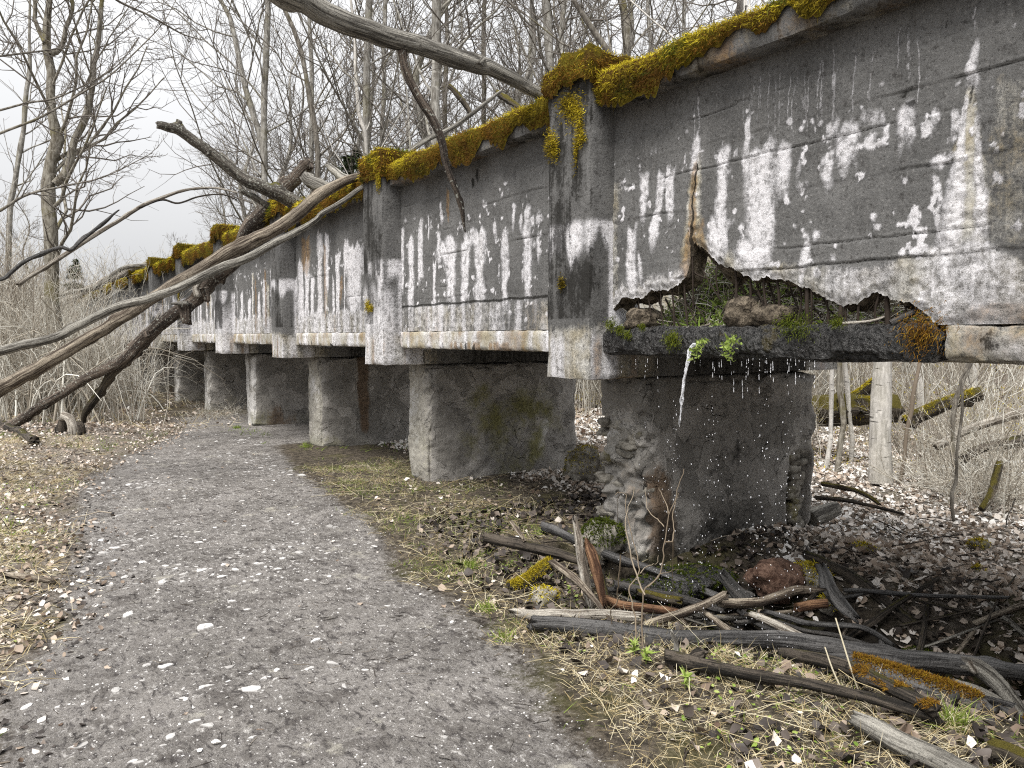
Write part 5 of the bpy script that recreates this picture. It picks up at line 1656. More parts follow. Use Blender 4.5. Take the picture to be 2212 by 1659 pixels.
def px_trunk(pts, D, top=5.0, base=True):
    """pts (px, py, radius px) from low to high at one distance; foot on the ground, top carried on upward"""
    P = [atD(x, y, D) for x, y, _ in pts]
    R = [r * D / F for _, _, r in pts]
    if base:
        p = P[0].copy()
        z = float(hgt(p[0], p[1])) - 0.1
        if p[2] > z + 0.4:
            P.insert(0, np.array([p[0] + RNG.normal(0, 0.1), p[1], z]))
            R.insert(0, R[0] * 1.25)
    if top:
        d = P[-1] - P[-2]
        d = d / np.linalg.norm(d)
        P.append(P[-1] + d * top * 0.5 + np.array([0, 0, 0.1]) * top)
        P.append(P[-1] + d * top * 0.5 + np.array([0, 0, 0.1]) * top)
        R += [R[-1] * 0.6, R[-1] * 0.15]
    return P, R


TREES = [
    # the forked tree on the left
    ('forked_tree', [([(104, 480, 14), (106, 400, 13), (108, 350, 13), (118, 310, 12), (124, 290, 12), (112, 262, 10), (106, 200, 9), (108, 140, 9), (100, 90, 8), (104, 40, 7), (108, -20, 6)], 15, 2.5),
                     ([(118, 400, 9), (140, 368, 9), (152, 320, 8.5), (160, 298, 8), (180, 270, 8), (188, 232, 7), (196, 180, 6), (206, 120, 5.5), (214, 40, 5), (218, -20, 4)], 15, 2.0),
                     ([(108, 120, 6), (125, 100, 5.5), (140, 70, 5), (150, 30, 4), (158, -20, 3.5)], 15, 1.5),
                     ([(98, 95, 6), (80, 60, 5), (70, 0, 4)], 15, 1.5)], 'large forked tree with a mossy lower trunk standing on the left against open sky', M_BARKM, (16, 8, 6)),
    ('thin_tree', [([(20, 490, 6), (38, 380, 5.5), (52, 280, 5), (62, 180, 4.5), (64, 90, 3.5)], 19, 2)], 'slim leaning tree left of the large forked tree', M_BARK, (14, 7, 5)),
    ('bare_tree', [([(567, 356, 6.5), (556, 285, 6.5), (527, 178, 6), (510, 90, 5.5), (500, 40, 5), (468, -20, 4)], 19, 4)], 'bare tree bending left, first of the tall trunks right of the open sky', M_BARK, (16, 8, 6)),
    ('bare_tree', [([(573, 380, 6.5), (571, 300, 6.5), (570, 214, 6.5), (571, 107, 6), (575, 0, 5.5)], 18, 5)], 'straight grey tree just right of the left-bending one', M_BARK, (15, 8, 6)),
    ('bare_tree', [([(683, 360, 6), (681, 285, 6), (666, 196, 5.5), (649, 107, 5), (617, 18, 4), (600, -30, 4)], 17, 4)], 'tree leaning left with a dark streaked trunk behind the grey broken log', M_BARKD, (15, 8, 6)),
    ('bare_tree', [([(676, 330, 5), (674, 230, 5), (672, 140, 5), (668, 50, 4)], 21, 4)], 'straight slender tree crossing behind the dark streaked leaning trunk', M_BARK, (14, 7, 6)),
    ('bare_tree', [([(788, 340, 8), (789, 230, 8), (791, 110, 7.5), (793, 0, 7)], 16, 5)], 'lichen grey tree rising behind the third pillar from the right', M_BARK, (15, 8, 6)),
    ('dead_tree', [([(790, 325, 4), (778, 250, 4.5), (773, 200, 4.5), (768, 140, 4), (762, 70, 3.5), (755, 10, 3)], 15.5, 3)], 'pale dead trunk with peeled orange patches left of the lichen grey tree', M_BIRCH, (9, 4, 3)),
    ('bare_tree', [([(828, 330, 5), (829, 220, 5), (830, 110, 4.5), (831, 0, 4)], 20, 4)], 'thin upright tree right of the lichen grey tree, under the hanging branch', M_BARK, (14, 7, 6)),
    ('bare_tree', [([(947, 300, 11), (946, 214, 10.5), (942, 110, 10), (938, 0, 10)], 14, 6)], 'stoutest lichen-crusted tree behind the middle coping', M_BARK, (16, 8, 6)),
    ('bare_tree', [([(962, 300, 5), (963, 214, 5), (965, 100, 4.5), (967, 0, 4)], 19, 4)], 'narrow trunk standing directly right of the stoutest tree', M_BARKD, (14, 7, 6)),
    ('bare_tree', [([(1044, 260, 5), (1045, 120, 5), (1048, 0, 4.5)], 21, 4)], 'lone thin trunk above the knot of the slanting grey trunk', M_BARKD, (15, 8, 6)),
    ('bare_tree', [([(1150, 200, 4.5), (1149, 120, 4.5), (1148, 0, 4)], 22, 4)], 'narrow tree left of the mossy first pillar hood', M_BARK, (15, 8, 6)),
    ('bare_tree', [([(1186, 190, 9.5), (1184, 150, 9.5), (1183, 70, 9), (1181, 0, 9)], 15, 5)], 'thick grey trunk rising right behind the mossy first pillar hood', M_BARK, (16, 8, 6)),
    ('bare_tree', [([(1214, 160, 6), (1212, 130, 6), (1216, 70, 6), (1222, 10, 5)], 18, 4)], 'tree close right of the thick grey trunk, above the first pillar', M_BARK, (15, 8, 6)),
    ('leaning_tree', [([(1330, 170, 7), (1312, 125, 7), (1284, 64, 7), (1258, 25, 6), (1236, 0, 6), (1215, -30, 5)], 13, 4)], 'dark trunk leaning left above the first pillar with rusty moss', M_BARKD, (14, 8, 6)),
    ('bare_tree', [([(1348, 170, 8), (1352, 130, 8), (1358, 90, 8), (1350, 40, 7), (1344, -10, 7)], 15, 4)], 'slightly bent tree with mossy bark between the first pillar and the near coping', M_BARKM, (15, 8, 6)),
    ('bare_tree', [([(1405, 160, 5), (1404, 100, 5), (1402, 0, 4.5)], 20, 4)], 'thin pale tree right of the bent mossy one', M_BARK, (15, 8, 6)),
    ('bare_tree', [([(1477, 150, 4), (1478, 60, 4), (1480, 0, 4)], 21, 4)], 'slender tree above the middle of the near coping', M_BARK, (16, 8, 6)),
    ('bare_tree', [([(1607, 60, 11), (1606, 30, 11), (1604, -10, 11)], 13.5, 6)], 'smooth pale trunk cut by the top edge above the yellow coping moss', M_BIRCH, (14, 8, 6)),
    # below the channel, on the right
    ('birch_tree', [([(1900, 1036, 26), (1899, 1010, 22), (1901, 960, 20), (1904, 900, 20), (1907, 840, 20), (1909, 780, 19.5), (1912, 700, 19)], 9.6, 9)], 'white birch trunk standing on the leaf bank under the channel', M_BIRCH, (14, 8, 5)),
    ('sapling', [([(1798, 960, 4.5), (1799, 900, 4.5), (1800, 840, 5), (1801, 790, 5)], 11, 4)], 'pale thin sapling nearest the right edge of the wet pier', M_BIRCH, (8, 5, 4)),
    ('sapling', [([(1819, 968, 6), (1817, 900, 6), (1815, 840, 6), (1814, 790, 6)], 10.5, 4)], 'yellowish sapling left of the birch, thicker of the pair by the pier', M_BARKM, (8, 5, 4)),
    ('sapling', [([(1838, 930, 4.5), (1833, 860, 5), (1829, 790, 5)], 12, 4)], 'white slender sapling between the yellowish sapling and the birch', M_BIRCH, (8, 5, 4)),
    ('sapling', [([(1950, 985, 4), (1955, 910, 4.5), (1968, 860, 4.5), (1990, 790, 4)], 9.5, 3)], 'grey crooked sapling right of the birch, branching above the bank', M_BRUSH, (8, 5, 4)),
    ('sapling', [([(2062, 950, 4.5), (2068, 880, 5), (2082, 830, 5), (2092, 790, 5)], 9, 3)], 'dark bent sapling among the tangle right of the birch', M_BARKD, (8, 5, 4)),
    ('sapling', [([(2050, 1135, 3.5), (2055, 1060, 3.5), (2062, 980, 3.2), (2075, 900, 3)], 7.4, 2)], 'brown thin sapling on the lower bank, closest to the stream', M_BARKD, (7, 4, 3)),
    ('bare_tree', [([(1990, 905, 8), (1986, 840, 8), (1984, 780, 8)], 17, 7)], 'pale trunk further back in the wood, right of the birch', M_BIRCH, (13, 7, 4)),
    ('bare_tree', [([(2105, 900, 9), (2102, 840, 9), (2100, 780, 9)], 18, 7)], 'pale trunk further back in the wood above the stream', M_BIRCH, (13, 7, 4)),
]
for i, (nm, trunks, lab, bark, dens) in enumerate(TREES):
    tl = []
    for j, (pts, D, top) in enumerate(trunks):
        tl.append(px_trunk(pts, D, top, base=(j == 0)))
    build_tree(nm, tl, lab, None, bark, M_TWIGB if tl[0][0][0][1] < 40 else M_TWIGHAZE, 900 + i, dens, low=0.25 if 'sapling' not in nm else 0.35, lenf=0.30 if len(trunks) == 1 else 0.42)

# the wood behind: a few kinds, each tree an object with its own trunk and crown
kinds = []
for j in range(5):
    rng = np.random.default_rng(40 + j)
    h = [15, 17, 13, 9, 8][j]
    P = [np.array([0, 0, -0.3])] + [np.array([rng.normal(0, 0.04 * h) * (z / h), rng.normal(0, 0.04 * h) * (z / h), z]) for z in np.linspace(h * 0.2, h, 6)]
    R = np.linspace(0.15 if j < 3 else 0.09, 0.02, 7)
    kinds.append((h, build_tree('bare_tree', [(P, R)], '', None, [M_BARK, M_BARKD, M_BARK, M_BARKD, M_BARK][j], M_TWIGHAZE, 60 + j, (20, 9, 6), 0.006, 0.24, low=0.25)))
LAB_T = 'bare leafless tree in the wood behind the channel'
LAB_L = 'bare leafless tree in the distance at the left end of the channel'
rng = np.random.default_rng(77)
n_used = [0] * 5
spots = []
for c in range(2000):
    px_ = rng.uniform(-120, 2250)
    D_ = rng.uniform(17, 50) ** 1.0
    p = atD(px_, 727, D_)
    if 1.5 < p[0] < 8.5 and p[1] < 46:
        continue
    left = px_ < 470
    if left and D_ < 34:
        continue
    if left and rng.random() < 0.45:
        continue
    if any(np.hypot(p[0] - a, p[1] - b) < (2.1 if not left else 2.6) for a, b, _ in spots):
        continue
    spots.append((p[0], p[1], left))
    if len(spots) >= 72:
        break
for (x, y, left) in spots:
    j = int(rng.integers(3, 5)) if left else int(rng.choice([0, 1, 2, 2, 3]))
    h, o = kinds[j]
    if n_used[j]:
        o = copy_tree(o)
    n_used[j] += 1
    s_ = rng.uniform(0.8, 1.2)
    o.location = (x, y, float(hgt(x, y)))
    o.rotation_euler = (0, 0, rng.uniform(0, 6.28))
    o.scale = (s_, s_, s_)
    tag(o, LAB_L if left else LAB_T, 'tree', 'distant trees at the left end' if left else 'trees of the wood behind the channel')
for j in range(5):
    if not n_used[j]:
        for ch in list(kinds[j][1].children):
            bpy.data.objects.remove(ch)
        bpy.data.objects.remove(kinds[j][1])


# spruces
def spruce(loc, h, label, seed):
    rng = np.random.default_rng(seed)
    root = tag(empty('spruce_tree', loc), label, 'spruce')
    loc = np.asarray(loc)
    P = loc + np.array([[0, 0, -0.2], [0.03, 0, h * 0.5], [0, 0.02, h]])
    v, f, lc = tubes(smooth_path(P, 10)[None], np.linspace(0.018 * h, 0.01, 10)[None], 7)
    MB().add(v, f, 0, lc=lc).build('trunk', M_BARKD, root)
    n = 120
    t = rng.uniform(0.18, 0.99, n)
    az = rng.uniform(0, 6.28, n)
    L = (1.02 - t) * h * 0.26 * rng.uniform(0.7, 1.15, n) + 0.1
    s = np.linspace(0, 1, 6)
    Q = loc + np.stack([np.cos(az)[:, None] * L[:, None] * s, np.sin(az)[:, None] * L[:, None] * s, (t * h)[:, None] - 0.35 * L[:, None] * s + 0.18 * L[:, None] * s ** 2], -1)
    cb = MB()
    v, f, lc = tubes(Q, np.repeat(np.linspace(0.012, 0.004, 6)[None], n, 0), 3)
    cb.add(v, f, 0, tint=np.full(len(v), 0.1))
    m = 9000
    i = rng.integers(0, n, m)
    u = rng.uniform(0.15, 1, m) * 5
    a = u.astype(int).clip(0, 4)
    Pp = Q[i, a] + (Q[i, a + 1] - Q[i, a]) * (u - a)[:, None] + rng.normal(0, 0.05, (m, 3)) * L[i][:, None]
    d = Q[i, 5] - Q[i, 0]
    d /= np.linalg.norm(d, axis=1, keepdims=True)
    add_blades(cb, Pp, d + np.array([0, 0, -0.25]), rng.uniform(0.08, 0.2, m), 0.03, rng.uniform(0, 1, m), rng, droop=0.2, spread=0.5)
    cb.build('crown', M_SPRUCE, root)


for px_, py_, D_, h_, lab, sd_ in [(768, 420, 19, 6.2, 'young dark spruce between the bare trunks left of the hanging branch', 1), (1005, 330, 24, 7.5, 'spruce half hidden behind the slanting grey trunk', 2),
                                   (700, 420, 30, 6, 'small spruce beyond the grey broken log', 3), (400, 560, 44, 5.5, 'low spruce in the treeline under the lichen branch', 4),
                                   (165, 600, 42, 5.5, 'low spruce in the treeline right of the forked tree', 5), (1120, 300, 26, 6.6, 'spruce just left of the first pillar hood', 6)]:
    p = atD(px_, 727, D_)
    spruce((p[0], p[1], float(hgt(p[0], p[1]))), h_, lab, sd_)


# ------------------------------------------------------------------ brush
def make_shrub(seed, n, h, spread, mat, arch=0.35, r=0.009, tw=6):
    rng = np.random.default_rng(seed)
    s = np.linspace(0, 1, 8)
    az = rng.uniform(0, 6.28, n)
    lean = rng.uniform(0.05, 0.6, n) * spread
    H = h * rng.uniform(0.55, 1.15, n)
    b = rng.normal(0, 0.35, (n, 2))
    x = b[:, :1] + np.cos(az)[:, None] * lean[:, None] * H[:, None] * s ** 1.4
    y = b[:, 1:] + np.sin(az)[:, None] * lean[:, None] * H[:, None] * s ** 1.4
    z = H[:, None] * (s - arch * (lean[:, None]) * s ** 2.5) - 0.1
    P = np.stack([x, y, z], -1)
    w = rng.normal(0, 0.02, P.shape) * H[:, None, None]
    w[:, 0] = 0
    P = P + np.cumsum(w, axis=1) * 0.7
    R = r * rng.uniform(0.5, 1.4, n)[:, None] * (1 - 0.8 * s)[None]
    mb = MB()
    v, f, lc = tubes(P, R, 4)
    mb.add(v, f, 0, tint=np.repeat(rng.uniform(0.1, 1, n), 32))
    p2, r2 = grow(P, R, rng, tw, (0.25, 1), (20, 60), 0.35, 5, 0.1, 0.06, 0.6, 0.003)
    v, f, lc = tubes(p2, r2, 3)
    mb.add(v, f, 0, tint=np.repeat(rng.uniform(0.1, 1, len(p2)), 15))
    p3, r3 = grow(p2, r2, rng, 3, (0.2, 1), (20, 60), 0.5, 4, 0.1, 0.07, 0.6, 0.0025)
    v, f, lc = tubes(p3, r3, 3)
    mb.add(v, f, 0, tint=np.repeat(rng.uniform(0.1, 1, len(p3)), 12))
    return mb.build('shrub', mat)


shr = [make_shrub(200 + i, 26, [3.6, 2.8, 4.2, 2.2][i], [0.6, 1.1, 0.5, 1.3][i], [M_BRUSH, M_BRUSH, M_BRUSHD, M_BRUSH][i]) for i in range(4)]
tan_ = [make_shrub(230 + i, 34, [1.5, 1.1][i], [1.8, 2.4][i], M_BRUSH, 0.8, 0.006, 5) for i in range(2)]
used = set()


def put(o, x, y, s, label, group, rng):
    if o.name in used:
        c = o.copy()
        COL.objects.link(c)
    else:
        used.add(o.name)
        c = o
    c.location = (x, y, float(hgt(x, y)))
    c.rotation_euler = (0, 0, rng.uniform(0, 6.28))
    c.scale = (s, s, s)
    tag(c, label, 'shrub', group)


rng = np.random.default_rng(9)
cnt = 0
while cnt < 78:
    px_ = rng.uniform(-60, 300)
    D_ = rng.uniform(13.5, 36)
    p = atD(px_, 727, D_)
    if p[0] > 1.7 + 1.5 * (cnt % 9 == 0) or (p[0] > 1.0 and p[1] < 14.5):
        continue
    put(shr[int(rng.choice([0, 0, 1, 1, 2, 3]))], p[0], p[1], rng.uniform(0.7, 1.1), 'pale leafless shrub in the thicket left of the channel', 'shrubs of the left thicket', rng)
    cnt += 1
arch_ = [make_shrub(260 + i, 12, [3.0, 3.6][i], [2.2, 1.6][i], M_BRUSH, 0.95, 0.017, 5) for i in range(2)]
cnt = 0
while cnt < 26:
    px_, D_ = rng.uniform(-80, 330), rng.uniform(13.0, 23)
    p = atD(px_, 727, D_)
    if p[0] > 2.2 + 0.9 * (cnt % 4 == 0) or (p[0] > 1.3 and p[1] < 16):
        continue
    put(arch_[cnt % 2], p[0], p[1], rng.uniform(0.6, 1.0), 'stout pale shrub of long arching shoots at the edge of the left thicket', 'arching shrubs of the left thicket', rng)
    cnt += 1
cnt = 0
while cnt < 26:
    px_ = rng.uniform(1240, 2260)
    D_ = rng.uniform(11.5, 30)
    p = atD(px_, 727, D_)
    if p[0] < 8.2:
        continue
    put(shr[int(rng.choice([0, 1, 3, 3]))], p[0], p[1], rng.uniform(0.6, 1.0), 'leafless shrub in the wood seen below the channel', 'shrubs seen below the channel', rng)
    cnt += 1
for x, y, D_, s_ in [(2010, 960, 9.6, 0.9), (2060, 950, 9.3, 1.0), (2110, 960, 9.0, 1.0), (2150, 950, 10.0, 1.1), (2200, 960, 8.8, 1.0), (2170, 1010, 8.3, 0.8), (2035, 985, 9.0, 0.8), (2235, 1040, 7.9, 0.9), (2090, 930, 10.5, 1.1), (2120, 1050, 8.2, 0.6)]:
    p = atD(x, y, D_)
    put(tan_[int(rng.integers(0, 2))], p[0], p[1], s_, 'tangle of pale roots and twigs on the stream bank right of the birch', 'root tangles by the stream', rng)
for x, y, D_, s_, lab in [(505, 900, 15.5, 0.5, 'small brown twiggy bush at the foot of the fifth pier'), (452, 905, 16.5, 0.5, 'small twiggy bush between the far piers')]:
    p = G(x, y, 0.0)
    put(tan_[1], p[0], p[1], s_, lab, None, rng)

# far brushwood that reads as one mass
rng = np.random.default_rng(19)
mb = MB()
for n_, (a, b_), (d0_, d1_), (h0, h1) in [(5200, (-100, 480), (26, 60), (1.5, 6.0)), (4200, (480, 1650), (16, 55), (1.5, 4.5)), (2600, (1240, 2300), (14, 45), (1.0, 5.5))]:
    px_ = rng.uniform(a, b_, n_)
    D_ = rng.uniform(d0_, d1_, n_)
    p = CAM + (fw + rt * ((px_ - CX) / F)[:, None] - up * ((727 - CY) / F)) * D_[:, None]
    ok = ~((p[:, 0] > 1.5) & (p[:, 0] < 8.0) & (p[:, 1] < 45))
    p, D_ = p[ok], D_[ok]
    n_ = len(p)
    p[:, 2] = hgt(p[:, 0], p[:, 1])
    H = rng.uniform(h0, h1, n_) * rng.uniform(0.5, 1, n_)
    s = np.linspace(0, 1, 5)
    dr = rng.normal(0, 0.35, (n_, 3))
    dr[:, 2] = 1
    Q = p[:, None, :] + dr[:, None, :] * (H[:, None] * s)[..., None]
    Q = Q + np.cumsum(rng.normal(0, 0.03, Q.shape), axis=1) * H[:, None, None]
    R = (0.0035 + 0.00022 * D_)[:, None] * rng.uniform(0.6, 1.8, n_)[:, None] * (1.2 - 0.8 * s)[None]
    v, f, lc = tubes(Q, R, 3)
    mb.add(v, f, 0, tint=np.repeat(rng.uniform(0, 1, n_), 15))
    p2, r2 = grow(Q, R, rng, 4, (0.2, 1), (20, 65), 0.4, 4, 0.1, 0.06, 0.6, 0.004)
    v, f, lc = tubes(p2, r2, 3)
    mb.add(v, f, 0, tint=np.repeat(rng.uniform(0, 1, len(p2)), 12))
tag(mb.build('far_brushwood', M_BRUSH), kind='stuff')

# mossy fallen trunks in the wood below the channel
for pts, d0_, d1_, mt, lab, nb in [([(1740, 900, 34), (1800, 896, 34), (1862, 890, 33), (1930, 884, 30)], 12.5, 12.0, WOOD_MOSS, 'thick fallen trunk covered in yellow moss behind the saplings, left of the birch', 9000),
                                   ([(1830, 868, 12), (1860, 852, 12), (1900, 820, 12)], 13, 12.5, WOOD_MOSS, 'mossy limb slanting up behind the birch trunk', 1600),
                                   ([(1960, 915, 16), (2030, 880, 15), (2120, 850, 15)], 12, 11.5, WOOD_MOSS, 'mossy fallen log in the tangle right of the birch', 2500),
                                   ([(2020, 965, 9), (2100, 925, 9), (2212, 890, 10), (2260, 880, 10)], 9.6, 9.6, WOOD_PALE, 'bare grey log propped in the root tangle above the stream', 0),
                                   ([(2080, 990, 10), (2140, 965, 10), (2240, 950, 11)], 9.0, 9.2, WOOD_DARK, 'dark log lying low in the root tangle above the stream', 0),
                                   ([(1775, 1045, 5), (1830, 1055, 5), (1868, 1068, 4.5), (1900, 1090, 3)], 8.2, 7.8, WOOD_MOSS, 'dark crooked branch with a mossy bend lying on the leaf bank', 0),
                                   ([(1760, 1075, 4), (1850, 1085, 4), (1950, 1110, 3)], 7.6, 7.2, WOOD_DARK, 'long dark twig lying on the leaf bank below the mossy-bend branch', 0),
                                   ([(2160, 1000, 8), (2140, 1060, 8), (2120, 1100, 7)], 7.9, 7.6, WOOD_MOSS, 'mossy leaning root at the edge of the stream', 0)]:
    o = make_log('fallen_log' if d0_ > 12 else 'fallen_branch', lab, 'log', pts, d0_, d1_, mt, gnarl=0.1)
    if nb:
        log_moss(o, *px_log(pts, d0_, d1_), nb, M_MOSS, 11, 0.045, -0.3, 0.0, 0.3, 1.0)

# boughs reaching in from a tree outside the left edge
for i, (pts, lab) in enumerate([([(-60, 318, 3.4), (0, 288, 3), (90, 252, 2.6), (178, 200, 2.2), (235, 165, 1.8), (300, 105, 1.4), (352, 50, 1), (385, -10, 0.6)], 'longest thin bough sweeping up from the left edge across the forked tree'),
                                ([(-60, 250, 3), (0, 238, 2.6), (60, 222, 2.3), (120, 212, 2), (200, 175, 1.6), (255, 140, 1.2), (300, 80, 0.8)], 'thin bough just above the longest one, entering from the left edge'),
                                ([(-60, 125, 3), (0, 121, 2.6), (60, 114, 2.2), (105, 108, 1.8), (150, 103, 1.2)], 'short bough at the left edge, above the other two'),
                                ([(225, -20, 3), (262, 6, 2.6), (320, 32, 2.3), (360, 55, 2), (400, 76, 1.6), (442, 87, 0.9)], 'bough dropping in from the top edge into the open sky'),
                                ([(-40, 470, 4), (0, 455, 3.4), (60, 420, 2.8), (150, 400, 2), (230, 380, 1.4), (330, 330, 0.8)], 'low bough rising over the left brush below the forked tree')]):
    P, R = px_log(pts, 9.0, 10.0)
    q = smooth_path(np.column_stack([P, R]), 30)
    rng = np.random.default_rng(600 + i)
    root = tag(empty('overhanging_bough', q[0, :3]), lab, 'bough')
    v, f, lc = tubes(q[None, :, :3], q[None, :, 3] * 0.95, 6)
    MB().add(v, f, 0, lc=lc).build('limb', M_BARKD, root)
    p1, r1 = grow(q[None, :, :3], q[None, :, 3], rng, 16, (0.2, 1), (20, 55), 0.28, 7, 0.12, 0.03, 0.5, 0.003)
    p2, r2 = grow(p1, r1, rng, 7, (0.2, 1), (25, 60), 0.4, 5, 0.08, 0.05, 0.6, 0.0022)
    p3, r3 = grow(p2, r2, rng, 4, (0.3, 1), (25, 60), 0.4, 4, 0.0, 0.05, 0.6, 0.002)
    mb = MB()
    for p_, r_, k_ in ((p1, r1, 4), (p2, r2, 3), (p3, r3, 3)):
        v, f, lc = tubes(p_, r_, k_)
        mb.add(v, f)
    mb.build('twigs', M_TWIGB, root)

# ------------------------------------------------------------------ ground litter
def leaves(P, size, tint, rng, tilt=0.45, lift=0.6):
    n = len(P)
    az = rng.uniform(0, 6.28, n)
    u = np.stack([np.cos(az), np.sin(az), rng.normal(0, tilt, n)], 1)
    u /= np.linalg.norm(u, axis=1, keepdims=True)
    N = np.stack([rng.normal(0, tilt, n), rng.normal(0, tilt, n), np.ones(n)], 1)
    w = np.cross(N, u)
    w /= np.linalg.norm(w, axis=1, keepdims=True)
    N = np.cross(u, w)
    s = np.broadcast_to(size, (n,))[:, None]
    a = rng.uniform(0.28, 0.5, n)[:, None]
    c1, c2 = rng.normal(0, 0.16, (n, 1)), rng.normal(0, 0.2, (n, 1))
    P = P + np.array([0, 0, 1.0]) * (np.abs(u[:, 2:3]) * s * 0.5 + 0.12 * s * rng.uniform(0, lift * 2, (n, 1)))
    pts = [P - u * s * 0.5, P + w * s * a * 0.8 - u * s * 0.12 + N * c1 * s, P + w * s * a * rng.uniform(0.5, 1.1, (n, 1)) + u * s * 0.2 + N * c2 * s,
           P + u * s * 0.5 + N * c1 * s, P - w * s * a + u * s * 0.16 + N * c1 * s, P - w * s * a * 0.8 - u * s * 0.16 + N * c2 * s, P - N * s * 0.06 * rng.uniform(-1, 2, (n, 1))]
    v = np.stack(pts, 1).reshape(-1, 3)
    b = np.arange(n)[:, None] * 7
    f = np.concatenate([b + np.array([0, 6, 2, 1]), b + np.array([6, 4, 3, 2]), b + np.array([0, 5, 4, 6])])
    return v, f, np.repeat(np.clip(tint, 0, 1), 7)


def scatter(n, x0, x1, y0, y1, rng, dens=None):
    x, y = rng.uniform(x0, x1, n), rng.uniform(y0, y1, n)
    if dens is not None:
        k = rng.random(n) < dens(x, y)
        x, y = x[k], y[k]
    return np.stack([x, y, hgt(x, y)], 1)


def not_pier(x, y):
    f = (y - 4.03) % PITCH
    return ~((x > 3.85) & (x < 6.1) & (f < 0.62))


rng = np.random.default_rng(3)
lf = MB()
def patchy(x, y, s=1.3, lo=-0.35, hi=0.15, sd_=0):
    return ss(lo, hi, fbm(x * s, y * s, 0.0, 3, 400 + sd_))
# leaf bank beyond the channel
P = scatter(80000, 4.5, 15, 0.6, 13, rng, lambda x, y: not_pier(x, y) * (0.5 + 0.5 * patchy(x, y)) * ss(4.6, 5.3, x + 0.25 * (y < 3.6)) * (1 - 0.75 * ss(12.0, 12.6, x) * ss(8, 7, y)))
v, f, t = leaves(P, rng.uniform(0.025, 0.085, len(P)), rng.beta(1.7, 0.9, len(P)) * (0.8 + 0.4 * patchy(P[:, 0], P[:, 1], 0.9, -0.3, 0.2, 7)), rng)
lf.add(v, f, 0, tint=t)
P = scatter(16000, 7, 40, 8, 45, rng, lambda x, y: (0.4 + 0.6 * patchy(x, y, 0.6)))
v, f, t = leaves(P, rng.uniform(0.07, 0.16, len(P)), rng.beta(1.3, 1.1, len(P)) * 0.9, rng)
lf.add(v, f, 0, tint=t)
# left of the path
P = scatter(30000, -3.2, 3.2, 2.0, 19, rng, lambda x, y: ss(0.4, -0.15, x - left_edge(y) + 0.25 * fbm(x * 2, y * 2, 0, 3, 2)) * (0.4 + 0.6 * patchy(x, y)))
v, f, t = leaves(P, rng.uniform(0.018, 0.055, len(P)), 0.12 + 0.72 * rng.beta(1.3, 1.2, len(P)), rng, 0.6)
lf.add(v, f, 0, tint=t)
# strays on and around the path
P = scatter(800, -0.5, 3.0, 1.0, 14, rng, lambda x, y: 0.25 + 0.75 * ss(0.7, 0.1, x - left_edge(y)))
v, f, t = leaves(P, rng.uniform(0.02, 0.05, len(P)), rng.beta(1.5, 1.0, len(P)), rng, 0.15, 0.2)
lf.add(v, f, 0, tint=t)
P = scatter(2600, 2.2, 6.5, 0.7, 7.5, rng, lambda x, y: not_pier(x, y) * ss(-0.1, 0.4, x - right_edge(y)) * 0.5)
v, f, t = leaves(P, rng.uniform(0.025, 0.07, len(P)), rng.beta(1.0, 1.4, len(P)), rng)
lf.add(v, f, 0, tint=t)
P = scatter(5000, -6, 9, 14, 40, rng, lambda x, y: 0.8 * (0.4 + 0.6 * patchy(x, y)))
v, f, t = leaves(P, rng.uniform(0.06, 0.12, len(P)), rng.beta(1.5, 1.2, len(P)), rng)
lf.add(v, f, 0, tint=t)
tag(lf.build('leaf_litter', M_LEAF), kind='stuff')

dl = MB()
P = scatter(6500, 2.2, 5.4, 0.6, 6.0, rng, lambda x, y: not_pier(x, y) * ss(0.0, 0.45, x - right_edge(y) - 0.1) * (0.3 + 0.7 * patchy(x, y, 1.6, -0.2, 0.2, 3)))
v, f, t = leaves(P, rng.uniform(0.03, 0.08, len(P)), rng.beta(1.2, 1.6, len(P)), rng, 0.5, 0.8)
dl.add(v, f, 0, tint=t)
P = scatter(2500, -1.0, 1.2, 1.5, 9, rng, lambda x, y: ss(0.55, 0.1, x - left_edge(y)) * 0.8)
v, f, t = leaves(P, rng.uniform(0.02, 0.05, len(P)), rng.beta(1.2, 1.6, len(P)), rng, 0.25, 0.3)
dl.add(v, f, 0, tint=t)
tag(dl.build('wet_leaf_litter', M_DARKLEAF), kind='stuff')
# three large curled leaves that stand out
for x, y, s_, ti, lab in [(1700, 1450, 0.06, 0.22, 'large curled brown leaf in the grass in front of the knobbly log'), (1965, 1600, 0.08, 0.18, 'largest crumpled brown leaf beside the fresh grass tuft'),
                          (1940, 1545, 0.06, 0.15, 'brown folded leaf above the thick grey-brown log')]:
    p = G(x, y, 0.015)
    v, f, t = leaves(np.repeat(p[None], 5, 0) + rng.normal(0, 0.012, (5, 3)), s_, ti + rng.uniform(-0.08, 0.1, 5), rng, 0.9)
    tag(MB().add(v, f, 0, tint=t).build('fallen_leaf', M_LEAF), lab, 'leaf')

